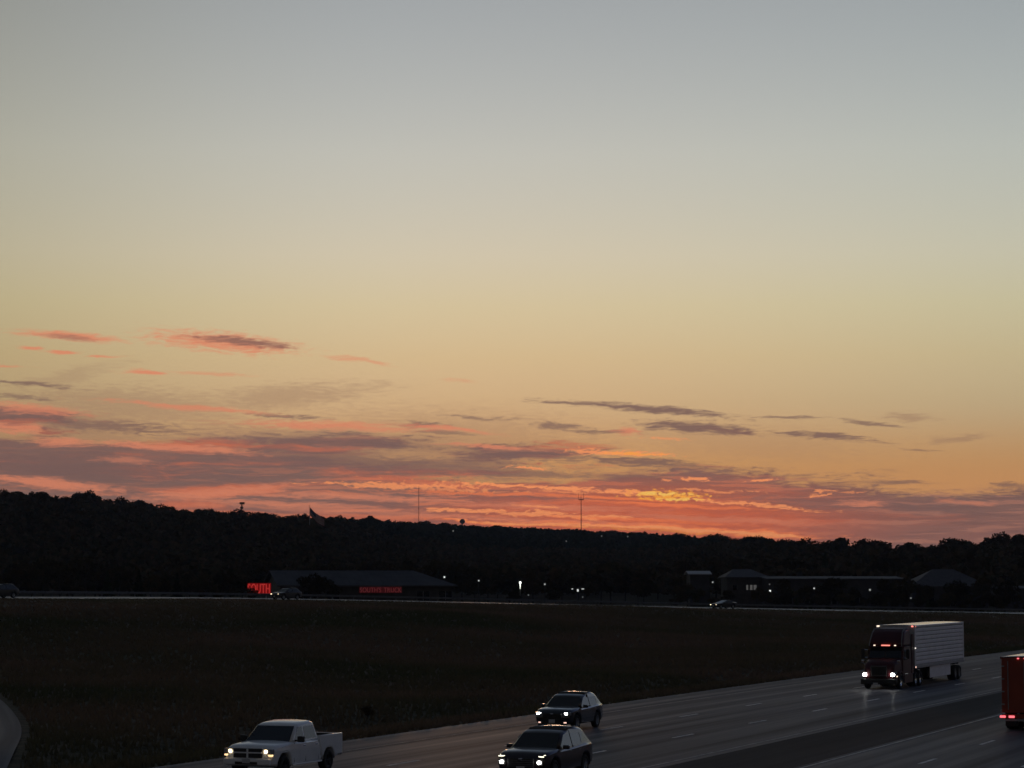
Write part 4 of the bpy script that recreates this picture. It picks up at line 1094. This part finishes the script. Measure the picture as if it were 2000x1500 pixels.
def suv(name, label, loc, rz, L=4.9, W=1.98, Ht=1.74, paint=None, lamps='white', group=None, roof_paint=None, low=False, brightness=None):
    paint = paint or M_black
    r = empty(name, loc, rz); tag(r, label, 'car', group)
    hl, hw = L / 2, W / 2; wr = .37 if not low else .33
    fx, rx_ = hl - .95, -hl + 1.0            # axles
    belt = Ht * (.615 if not low else .645); hood = Ht * (.60 if not low else .60); sill = .27 if not low else .22
    out = [(hl - .05, .42), (hl, .58), (hl - .03, hood - .28), (hl - .16, hood - .10), (hl - .5, hood - .02), (hl - 1.25, hood + .06), (hl - 1.5, belt), (0, belt + .02), (-hl + .9, belt + .09),
           (-hl + .16, belt + .08), (-hl + .03, belt - .16), (-hl, .62), (-hl + .08, .40), (rx_ - wr - .09, sill + .02)]
    out += arc(rx_, wr, wr + .07, 187, -7, 10) + [(rx_ + wr + .1, sill), (fx - wr - .1, sill)] + arc(fx, wr, wr + .07, 187, -7, 10) + [(fx + wr + .09, .30)]
    def wf(x, z):
        q = 1.0
        if x > hl - 1.0: q -= .16 * ((x - hl + 1.0) / 1.0) ** 2.2
        if x < -hl + .8: q -= .10 * ((-hl + .8 - x) / .8) ** 2
        return q - .05 * max(0, (z - .75)) - .06 * max(0, .55 - z)
    body = pillow('body', out, hw, wf, paint, r, .10, .84, .035, hood - .12)
    # greenhouse
    rf0, rf1 = (hl - 2.15, -hl + .80) if not low else (hl - 2.35, -hl + 1.45)
    tail = -hl + .12 if not low else -hl + .75
    go = [(hl - 1.25, belt - .06), (rf0 + .02, Ht - .14), (rf0 - .18, Ht - .085), (rf0 - .55, Ht - .05), (-.1 if not low else -.3, Ht - .022), (rf1 + .55, Ht + .002), (rf1 + .2, Ht - .04), (rf1, Ht - .12), (tail, belt - .02)]
    def wg(x, z):
        k = .955 - .20 * max(0, z - belt) / (Ht - belt)
        if x < -hl + 1.2: k -= .06 * ((-hl + 1.2 - x) / 1.2) ** 2
        return k
    pillow('cabin', go, hw, wg, roof_paint or paint, r, .09, .84, .03, Ht - .12)
    ws = screen('windshield', hl - 1.25 - .10, belt + .02, rf0 + .07, Ht - .17, hw, wg, .90, r, tw1=.88)
    dx = (hl - 1.25 - rf0)
    zb, zt = belt + .05, Ht - .20
    fa = lambda z: hl - 1.25 - dx * (z - belt) / (Ht - belt) - .22
    bp = hl - 2.75
    side_glass('side_window', [(fa(zb), zb), (bp + .04, zb), (bp + .04, zt), (fa(zt) - .02, zt)], hw, wg, r)
    cp = bp - .95
    side_glass('side_window', [(bp - .04, zb), (cp + .04, zb), (cp + .04, zt), (bp - .04, zt)], hw, wg, r)
    if not low:
        side_glass('side_window', [(cp - .04, zb + .05), (tail + .46, zb + .10), (rf1 + .20, zt - .05), (cp - .04, zt - .01)], hw, wg, r)
    screen('rear_window', tail + .02, belt + .08, rf1 - .02, Ht - .15, hw, wg, .82, r)
    for s in (1, -1):
        mi = box('mirror', (hl - 1.72, s * (hw + .10), belt + .06), (.14, .24, .15), paint, r, .04)
        box('mirror_glass', (hl - 1.795, s * (hw + .10), belt + .06), (.01, .19, .11), M_glass, mi)
        tube('roof_rail', (rf0 - .5, s * hw * .66, Ht - .015), (rf1 + .3, s * hw * .64, Ht + .02), .02, M_plastic, r)
        box('side_trim', (-.05, s * (hw * .975 + .0), sill + .16), (L - 3.1, .03, .035), M_chrome, r, .01)
        for ax in (fx, rx_): wheel(r, ax, s * (hw - .14), wr, .25, s)
        for dxx in (bp, cp): box('door_handle', (dxx + .28, s * (hw * .975 + .012), belt - .13), (.18, .03, .03), paint, r, .01)
        box('tail_lamp', (-hl + .10, s * hw * .78, belt - .08), (.1, .26, .16), M_dimlens, r, .03)
    # face
    gr = box('grille', (hl - .012, 0, .66), (.05, W * .50, .34), M_plastic, r, .02)
    for k in range(4): box('grille_bar', (hl + .018, 0, .55 + .07 * k), (.015, W * .47, .014), M_plastic if lamps != 'slim' else M_chrome, gr)
    box('lower_intake', (hl - .04, 0, .40), (.05, W * .6, .12), M_plastic, r, .02)
    box('number_plate', (hl + .022, 0, .47), (.02, .31, .16), M_plate, r, .01)
    em = {'white': M_head_w, 'slim': M_drl, 'warm': M_head_y}[lamps]
    for s in (1, -1):
        if lamps == 'slim':
            hlp = box('headlight', (hl - .20, s * hw * .70, hood - .18), (.16, .42, .10), M_plastic, r, .02, Matrix.Rotation(-s * .32, 3, 'Z'))
            box('running_light', (hl - .115, s * hw * .68, hood - .165), (.03, .40, .035), M_drl, r, .01, Matrix.Rotation(-s * .32, 3, 'Z'))
            box('running_light', (hl - .26, s * hw * .86, hood - .125), (.22, .03, .03), M_drl, r, .01, Matrix.Rotation(-s * .2, 3, 'Z'))
            c = lathe('fog_lamp', [(0, .02), (.05, .02), (.055, -.03)], M_head_w, r, loc=(0, 0, 0), seg=12)
            c.rotation_euler = (0, 0, -math.pi / 2); c.location = (hl + .03, s * hw * .72, .69); c.scale = (1.3, 1, 1.1)
            box('fog_bezel', (hl - .012, s * hw * .72, .69), (.05, .28, .22), M_plastic, r, .02)
        else:
            hlp = box('headlight', (hl - .16, s * hw * .72, hood - .20), (.2, .40, .14), M_dimlens, r, .03, Matrix.Rotation(-s * .35, 3, 'Z'))
            c = box('lamp_bulb', (hl - .075, s * hw * .72, hood - .205), (.06, .19, .095), em, hlp, .028, Matrix.Rotation(-s * .35, 3, 'Z'))
            fg = box('fog_lamp', (hl - .07, s * hw * .66, .40), (.06, .15, .06), M_fog if lamps == 'white' else M_dimlens, r, .02)
    box('emblem', (hl + .03, 0, .80), (.02, .16, .07), M_chrome, r, .02)
    return r

HEAD = math.atan2(-CA, -SA)     # heading of oncoming traffic
def veh(u, v): return uv(u, v, 0.03)
# white pickup
def pickup(label, loc, rz):
    r = empty('pickup_truck', loc, rz); tag(r, label, 'pickup')
    hl, hw, Ht = 2.91, 1.0, 1.93; wr = .41; fx, rx_ = 1.87, -1.70
    belt, hood, rail_ = 1.24, 1.22, 1.36
    out = [(hl - .06, .48), (hl - .02, .66), (hl - .05, .95), (hl - .14, 1.10), (hl - .5, hood - .03), (hl - 1.3, hood + .02), (1.35, belt + .02), (-.85, belt + .02), (-.95, belt - .1), (-.95, .97), (-2.80, .97), (-2.84, .60), (rx_ - wr - .14, .46)]
    out += arc(rx_, wr, wr + .085, 180, 0, 10) + [(rx_ + wr + .14, .40), (fx - wr - .14, .40)] + arc(fx, wr, wr + .09, 180, 0, 10) + [(fx + wr + .13, .44)]
    def wf(x, z):
        q = 1.0
        if x > hl - .9: q -= .10 * ((x - hl + .9) / .9) ** 2
        return q - .05 * max(0, z - 1.0) - .07 * max(0, .8 - z) + .010 * math.exp(-((z - .98) / .07) ** 2)
    pillow('body', out, hw, wf, M_white, r, .10, .84, .04, 1.05)
    # bed
    bo = [(-.97, .88), (-.97, rail_), (-2.84, rail_ + .01), (-2.86, .60), (rx_ - wr - .16, .60)] + arc(rx_, wr, wr + .10, 175, 5, 10) + [(rx_ + wr + .16, .60), (-.97, .62)]
    for s in (1, -1):
        b_ = pillow('bed_side', bo, .085, lambda x, z: 1.0 - .10 * max(0, .8 - z) + .10 * math.exp(-((z - .98) / .07) ** 2), M_white, r, .04, .5)
        b_.location = (0, s * (hw - .073), 0)
    for s in (1, -1): box('liner_wall', (-1.9, s * .835, 1.11), (1.80, .02, .47), M_plastic, r)
    box('liner_wall', (-2.77, 0, 1.10), (.02, 1.64, .48), M_plastic, r)
    box('tailgate', (-2.83, 0, 1.08), (.08, 1.72, .56), M_white, r, .02)
    box('bed_liner', (-1.9, 0, .99), (1.82, 1.66, .06), M_plastic, r)
    box('bed_front', (-1.0, 0, 1.12), (.06, 1.70, .5), M_plastic, r)
    box('rear_bumper', (-2.93, 0, .62), (.16, 1.8, .2), M_chrome, r, .04)
    go = [(1.42, belt - .06), (.64, Ht - .11), (.40, Ht - .058), (.1, Ht - .03), (-.5, Ht + .004), (-.72, Ht - .05), (-.95, belt - .02)]
    def wg(x, z): return .945 - .15 * max(0, z - belt) / (Ht - belt)
    pillow('cabin', go, hw, wg, M_white, r, .09, .84, .03, Ht - .12)
    screen('windshield', 1.36, belt + .02, .70, Ht - .15, hw, wg, .93, r, tw1=.90)
    zb, zt = belt + .06, Ht - .17
    side_glass('side_window', [(1.02, zb), (.28, zb), (.28, zt), (.62, zt)], hw, wg, r)
    side_glass('side_window', [(.16, zb), (-.74, zb), (-.62, zt), (.16, zt)], hw, wg, r)
    screen('rear_window', -.95, belt + .08, -.74, Ht - .15, hw, wg, .8, r)
    for s in (1, -1):
        mi = box('mirror', (.98, s * (hw + .17), belt + .10), (.14, .26, .22), M_plastic, r, .04); box('mirror_arm', (1.0, s * (hw + .02), belt + .05), (.08, .16, .06), M_plastic, mi)
        for ax in (fx, rx_): wheel(r, ax, s * (hw - .15), wr, .28, s, M_dkrim)
        for dxx in (.34, -.66): box('door_handle', (dxx, s * (hw * .985 + .012), belt - .16), (.2, .03, .045), M_chrome, r, .01)
        box('sill_step', (.1, s * (hw - .02), .43), (2.4, .08, .06), M_white, r, .02)
        for dxx in (1.15, .22, -.86): box('door_seam', (dxx, s * (hw * .985 + .0006), .86), (.012, .012, .7), M_plastic, r)
        box('tail_lamp', (-2.86, s * .92, 1.08), (.06, .12, .4), M_dimlens, r, .02)
        hb = box('headlight', (hl - .13, s * .80, .99), (.18, .36, .20), M_dimlens, r, .03, Matrix.Rotation(-s * .22, 3, 'Z'))
        for dy in (-.085, .085): box('lamp_bulb', (hl - .035 - .02 * (dy * s > 0), s * .80 + dy, 1.0), (.05, .13, .11), M_head_y, hb, .03)
        box('turn_signal', (hl - .10, s * .88, .86), (.12, .16, .07), mat('signal_warm', (1, .7, .4), .3, emit=((1, .66, .32), 1.5)), r, .02)
        box('arch_trim', (fx, s * (hw - .02), .40 + wr + .12), (.6, .03, .03), M_white, r, .01)
    gr = box('grille', (hl - .045, 0, .93), (.08, 1.16, .34), M_plastic, r, .04)
    box('grille_bar', (hl + .008, 0, .95), (.03, 1.14, .05), M_white, gr, .01); box('grille_bar', (hl + .012, 0, .93), (.03, .07, .32), M_white, gr, .01)
    bm = bmesh.new(); add_box(bm, (hl + .02, 0, .63), (.18, 1.86, .24), .06); bm_obj('front_bumper', bm, M_white, r)
    box('lower_intake', (hl + .105, 0, .585), (.02, .9, .1), M_plastic, r, .01); box('number_plate', (hl + .122, 0, .66), (.02, .31, .16), M_plate, r, .01)
    box('antenna', (1.1, -.8, 1.5), (.012, .012, .6), M_plastic, r)
    return r
def heading_at(u): return HEAD - (2 * CURV * (u - 130) if u > 130 else 0)
pickup('white crew cab pickup with warm headlights on, in the lane beside the grass', veh(83.1, -42.2), HEAD)
suv('suv', 'black suv with bright white headlights, the farther one beside the grass', veh(113.1, -42.15), HEAD, L=4.75, W=1.92, Ht=1.70, paint=M_black, lamps='white')
suv('suv', 'dark plum suv with slim running lights, the nearer one at the bottom edge', veh(85.3, -32.7), HEAD, L=5.05, W=1.98, Ht=1.76, paint=M_plum, lamps='slim')
# far road cars
def far_car(px, label, **kw):
    best = min(range(len(FRA)), key=lambda i: abs(1000 + F * FRA[i, 0] / FRA[i, 1] - px) if FRA[i, 1] > 250 else 1e9)
    cand = np.linspace(120, LT - 5, 1500); pp = [along_far(s) for s in cand]
    j = min(range(len(cand)), key=lambda i: abs(1000 + F * pp[i][0][0] / pp[i][0][1] - px))
    p_, t_, n_, _ = pp[j]
    return suv(kw.pop('name', 'suv'), label, (p_[0] + n_[0] * .6, p_[1] + n_[1] * .6, p_[2] + .085), math.atan2(-t_[1], -t_[0]), **kw)
far_car(8, 'dark suv cut off by the left edge on the far road', paint=M_dkgrn, lamps='warm', L=4.9)
far_car(566, 'grey suv on the far road beside the red lit sign', paint=M_grey, lamps='warm', L=4.7, Ht=1.68)
far_car(1416, 'low sedan with headlights on, on the far road at the right', name='sedan', paint=M_dkgrn, lamps='warm', L=4.7, W=1.85, Ht=1.44, low=True)

# ------------------------------------------------------------------ semi truck
def semi_tractor(label, loc, rz):
    r = empty('semi_tractor', loc, rz); tag(r, label, 'truck')
    # x = 0 at bumper, negative backwards
    W = 2.44; hw = W / 2
    def ident(x, z): return 1.0
    ho = [(-.10, .62), (-.04, .95), (-.10, 1.50), (-.32, 1.72), (-1.1, 1.86), (-1.75, 1.95), (-1.75, .70)] + arc(-1.25, .52, .60, 18, 162, 8) + [(-.62, .60)]
    def wh_(x, z): return (.80 + .14 * min(1, (-x) / 1.75)) - .05 * max(0, z - 1.4)
    pillow('hood', ho, hw, wh_, M_maroon, r, .16, .72, .05, 1.5)
    co = [(-1.70, .75), (-1.72, 1.92), (-2.15, 2.72), (-2.15, 2.76), (-4.15, 2.76), (-4.15, .75)]
    pillow('cab', co, hw, lambda x, z: .98 - .05 * max(0, z - 1.9), M_maroon, r, .10, .88)
    fo = [(-1.88, 2.74), (-2.02, 3.05), (-2.50, 3.62), (-2.95, 3.80), (-4.15, 3.88), (-4.15, 2.74)]
    pillow('roof_fairing', fo, hw, lambda x, z: .97 - .075 * max(0, z - 2.74), M_maroon, r, .20, .70, .04, 3.2)
    for s in (1, -1):   # bright edging of the fairing
        bm = bmesh.new()
        for a, b in zip(fo[:-2], fo[1:-1]):
            add_tube(bm, (a[0] + .02, s * (hw * (.97 - .075 * max(0, a[1] - 2.74)) - .10), a[1] + .03), (b[0] + .02, s * (hw * (.97 - .075 * max(0, b[1] - 2.74)) - .10), b[1] + .02), .035, seg=6)
        bm_obj('fairing_edge', bm, M_trim, r)
    tube('fairing_edge', (-2.96, -hw * .86, 3.84), (-2.96, hw * .86, 3.84), .035, M_trim, r)
    ws = screen('windshield', -1.74, 1.98, -2.13, 2.68, hw, lambda x, z: .98 - .05 * max(0, z - 1.9), .90, r, off=.02)
    box('windshield_pillar', (-1.925, 0, 2.33), (.05, .05, .78), M_plastic, ws, 0, Matrix.Rotation(-.51, 3, 'Y'))
    vis = box('sun_visor', (-1.98, 0, 2.74), (.34, W * .9, .06), M_maroon, r, .02, Matrix.Rotation(.25, 3, 'Y'))
    mk = box('marker_light', (-1.82, .03, 2.80), (.06, .58, .075), M_redm, r, .02)
    for y in (-.72, .66): box('marker_light', (-1.82, y, 2.80), (.06, .13, .06), M_amb, r, .02)
    for s in (1, -1):
        poly_plate('side_window', [(-1.95, s * (hw * .98 + .012 - .05 * hw * max(0, z - 1.9)), z) if i == 0 else (x, s * (hw * .98 + .012 - .05 * hw * max(0, z - 1.9)), z) for i, (x, z) in enumerate([(-1.95, 1.85), (-2.85, 1.85), (-2.85, 2.5), (-2.3, 2.5)][::s])], (0, s * .03, 0), M_side, r)
        mi = box('mirror', (-1.85, s * (hw + .28), 2.25), (.14, .22, .62), M_plastic, r, .04)
        tube('mirror_arm', (-1.85, s * (hw - .05), 2.5), (-1.85, s * (hw + .28), 2.5), .025, M_chrome, mi); tube('mirror_arm', (-1.85, s * (hw - .05), 2.0), (-1.85, s * (hw + .28), 2.0), .025, M_chrome, mi)
        box('hood_mirror', (-.55, s * (hw * .86 + .14), 1.78), (.10, .18, .20), M_chrome, r, .04); tube('hood_mirror_arm', (-.6, s * hw * .78, 1.55), (-.55, s * (hw * .86 + .12), 1.7), .02, M_chrome, r)
        hlp = box('headlight', (-.14, s * .93, .98), (.24, .40, .30), M_dimlens, r, .05, Matrix.Rotation(-s * .3, 3, 'Z'))
        box('lamp_bulb', (-.015, s * .95, .95), (.08, .27, .20), M_head_w, hlp, .05)
        box('turn_signal', (-.30, s * 1.13, .84), (.18, .06, .07), M_amb if s > 0 else M_dimlens, r, .02)
        fnd = [(-.62, .62)] + [(-1.25 + .68 * math.cos(R(a)), .52 + .68 * math.sin(R(a))) for a in range(10, 171, 16)] + [(-1.92, .62)]
        fnd += [(-1.25 + .56 * math.cos(R(a)), .52 + .56 * math.sin(R(a))) for a in range(170, 9, -16)]
        f_ = pillow('fender', fnd, .22, ident, M_maroon, r, .03, .7); f_.location = (0, s * (hw - .23), 0)
        box('side_skirt', (-3.25, s * (hw - .03), .62), (2.3, .06, .56), M_maroon, r, .02)
        box('step', (-2.5, s * (hw + .005), .93), (.9, .05, .08), M_chrome, r, .02)
        c = lathe('fuel_tank', [(0, -.8), (.30, -.8), (.33, -.74), (.33, .74), (.30, .8), (0, .8)], M_chrome, r, seg=18); c.rotation_euler = (0, 0, math.pi / 2); c.location = (-3.3, s * (hw - .40), .66)
        wheel(r, -1.25, s * (hw - .18), .52, .30, s, M_chrome, 0)
        for ax in (-5.35, -6.65): wheel(r, ax, s * (hw - .30), .52, .58, s, M_chrome, 0)
        tube('exhaust_stack', (-4.35, s * .95, .9), (-4.35, s * .95, 3.3), .07, M_chrome, r)
        box('mud_flap', (-7.3, s * .9, .5), (.02, .55, .6), M_plastic, r)
    gr = box('grille', (-.055, 0, 1.18), (.08, 1.05, .72), M_plastic, r, .04)
    for k in range(7): box('grille_bar', (-.008, 0, .90 + .095 * k), (.02, .98, .025), M_chrome if k in (0, 6) else M_chassis, gr)
    bm = bmesh.new(); add_box(bm, (-.04, 0, .50), (.26, 2.40, .36), .07); bm_obj('bumper', bm, M_plastic, r)
    box('bumper_intake', (.095, 0, .48), (.02, 1.1, .16), M_chassis, r, .01)
    box('number_plate', (.10, -.2, .36), (.02, .31, .15), M_plate, r)
    box('chassis', (-4.4, 0, .78), (5.8, .8, .24), M_chassis, r)
    box('fifth_wheel', (-5.9, 0, .98), (1.1, .9, .12), M_chassis, r, .02)
    box('side_fairing', (-4.45, hw - .03, 2.2), (.5, .05, 2.6), M_maroon, r, .02); box('side_fairing', (-4.45, -hw + .03, 2.2), (.5, .05, 2.6), M_maroon, r, .02)
    return r
def semi_trailer(label, loc, rz, L, Htop, floor, m, roofm, ribs, lamps_front=True, skirt=True):
    r = empty('semi_trailer', loc, rz); tag(r, label, 'trailer')
    W = 2.59; hw = W / 2                        # x=0 at nose, negative back
    bm = bmesh.new(); add_box(bm, (-L / 2, 0, (Htop + floor) / 2 - .02), (L, W - .06, Htop - floor - .04), .03); bm_obj('body', bm, M_ribgap if ribs else m, r)
    # roof sheet, slightly crowned
    V, Fs = [], []
    xs = np.linspace(0.01, -L - .01, 12); ys = np.linspace(-hw + .01, hw - .01, 9)
    for x in xs:
        for y in ys: V.append((x, y, Htop - .012 + .035 * (1 - (y / hw) ** 2)))
    k = len(ys); Fs = [(i * k + j, i * k + j + 1, (i + 1) * k + j + 1, (i + 1) * k + j) for i in range(len(xs) - 1) for j in range(k - 1)]
    o = mesh_obj('roof', V, Fs, roofm, r, True)
    if o.data.polygons[0].normal.z < 0: o.data.flip_normals()
    sm = o.modifiers.new('thickness', 'SOLIDIFY'); sm.thickness = .02; sm.offset = -1
    for s in (1, -1):
        if ribs:
            n = 9; zz = np.linspace(floor + .22, Htop - .18, n + 1); ph = zz[1] - zz[0]
            for q in range(n): box('side_panel', (-L / 2 - .05, s * (hw - .014), (zz[q] + zz[q + 1]) / 2), (L - .55, .035, ph - .07), m, r, .02)
            for x in (-.12, -L + .12): box('corner_post', (x, s * (hw - .008), (Htop + floor) / 2), (.22, .05, Htop - floor - .02), m, r, .015)
        box('bottom_rail', (-L / 2, s * (hw - .005), floor + .07), (L, .06, .16), M_galv, r, .01); box('top_rail', (-L / 2, s * (hw - .005), Htop - .06), (L - .01, .05, .12), m, r, .015)
        if skirt: box('side_skirt', (-L / 2 - .3, s * (hw - .10), floor - .40), (L * .42, .05, .78), m, r, .02)
        for ax in (-L + 1.3, -L + 2.55): wheel(r, ax, s * (hw - .32), .51, .56, s, M_galv, 0)
        box('landing_leg', (-2.9, s * .7, .62), (.14, .14, 1.0), M_chassis, r); box('landing_foot', (-2.9, s * .7, .15), (.3, .3, .06), M_chassis, r)
        box('mud_flap', (-L + .62, s * .92, .52), (.02, .6, .66), M_plastic, r)
    for k in range(12):
        box('cross_member', (-1.2 - k * (L - 2.4) / 11, 0, floor - .07), (.1, W - .3, .12), M_chassis, r)
    box('bogie', (-L + 1.9, 0, .78), (2.6, .9, .3), M_chassis, r, .02)
    box('rear_guard', (-L + .05, 0, .50), (.09, 2.2, .10), M_galv, r, .01)
    for y in (-.5, .5): box('guard_post', (-L + .06, y, (.55 + floor) / 2), (.08, .1, floor - .5), M_galv, r)
    # rear doors
    for s in (1, -1):
        d_ = box('rear_door', (-L - .006, s * .62, (Htop + floor) / 2), (.04, 1.20, Htop - floor - .30), m, r, .01)
        for y in (.18, .95): tube('lock_rod', (-L - .05, s * y, floor + .15), (-L - .05, s * y, Htop - .2), .02, M_galv, d_)
        for z in np.linspace(floor + .4, Htop - .45, 4): box('hinge', (-L - .035, s * 1.2, z), (.03, .14, .06), M_galv, d_)
    return r
u0 = 160.0
tr_loc = veh(u0, -38.35)
semi_tractor('maroon semi tractor with tall roof fairing and headlights on', tr_loc, heading_at(u0))
hd = heading_at(u0); bk = Vector((-math.cos(hd), -math.sin(hd), 0))
tl = semi_trailer('white ribbed box trailer pulled by the maroon semi tractor', tr_loc + bk * 4.75, hd - CURV * 10, 15.2, 4.06, 1.22, M_trailer, M_troof, True)
hwT = 1.295
for (x, y, z, m_, s_) in ((.03, -1.18, 4.0, M_amb, (.05, .17, .08)), (.03, 1.14, 4.0, M_redm, (.05, .14, .09)), (-.20, 1.30, 3.99, M_redm, (.14, .04, .09)),
                          (-.1, 1.31, 2.55, M_amb, (.26, .03, .08)), (-.1, 1.32, 1.30, M_fog, (.2, .03, .10))):
    box('marker_light', (x, y, z), s_, mat('marker_pale', (1, 1, 1), .3, emit=((1, .95, .85), 1.0)) if abs(z - 2.55) < .01 else m_, tl, .015)
# red trailer leaving at the right edge (its tractor is outside the frame)
p_ = gpt(1956, 1428)
u1, v1 = to_uv(p_.x, p_.y); u1 = float(u1); v1 = float(v1)
LR = 14.6
hd2 = HEAD + math.pi - (2 * CURV * (u1 - 130) if u1 > 130 else 0)
nose = veh(u1 + LR, v1 + 1.30)
rt = semi_trailer('dark red box trailer cut off by the right edge, tail lamps lit', nose, hd2, LR, 3.48, .84, M_red, M_troof, False, skirt=False)
for y, m_ in ((1.22, M_tail), (.80, M_tail), (-.80, M_tail), (-1.22, M_tail)):
    box('tail_lamp', (-LR - .06, y, .66), (.06, .28, .11), m_, rt, .03)
box('lamp_bar', (-LR - .005, 0, .68), (.07, 2.5, .2), M_red, rt, .01)
for y in (-.14, 0, .14, .46): box('marker_light', (-LR - .05, y, 3.40), (.05, .10, .06), M_tail, rt, .015)

# ------------------------------------------------------------------ thin evening haze
mh = bpy.data.materials.new('evening_haze'); mh.use_nodes = True; nt = mh.node_tree; nt.nodes.clear()
pv = nt.nodes.new('ShaderNodeVolumePrincipled'); pv.inputs['Color'].default_value = (.62, .76, 1.0, 1); pv.inputs['Density'].default_value = HAZE; pv.inputs['Anisotropy'].default_value = .2
mo = nt.nodes.new('ShaderNodeOutputMaterial'); nt.links.new(pv.outputs[0], mo.inputs['Volume'])
hz = box('haze', (0, 0, 60), (15000, 15000, 160), mh)
tag(hz, 'thin bluish evening haze over the valley', 'haze', kind='stuff')
sc.cycles.volume_bounces = 0
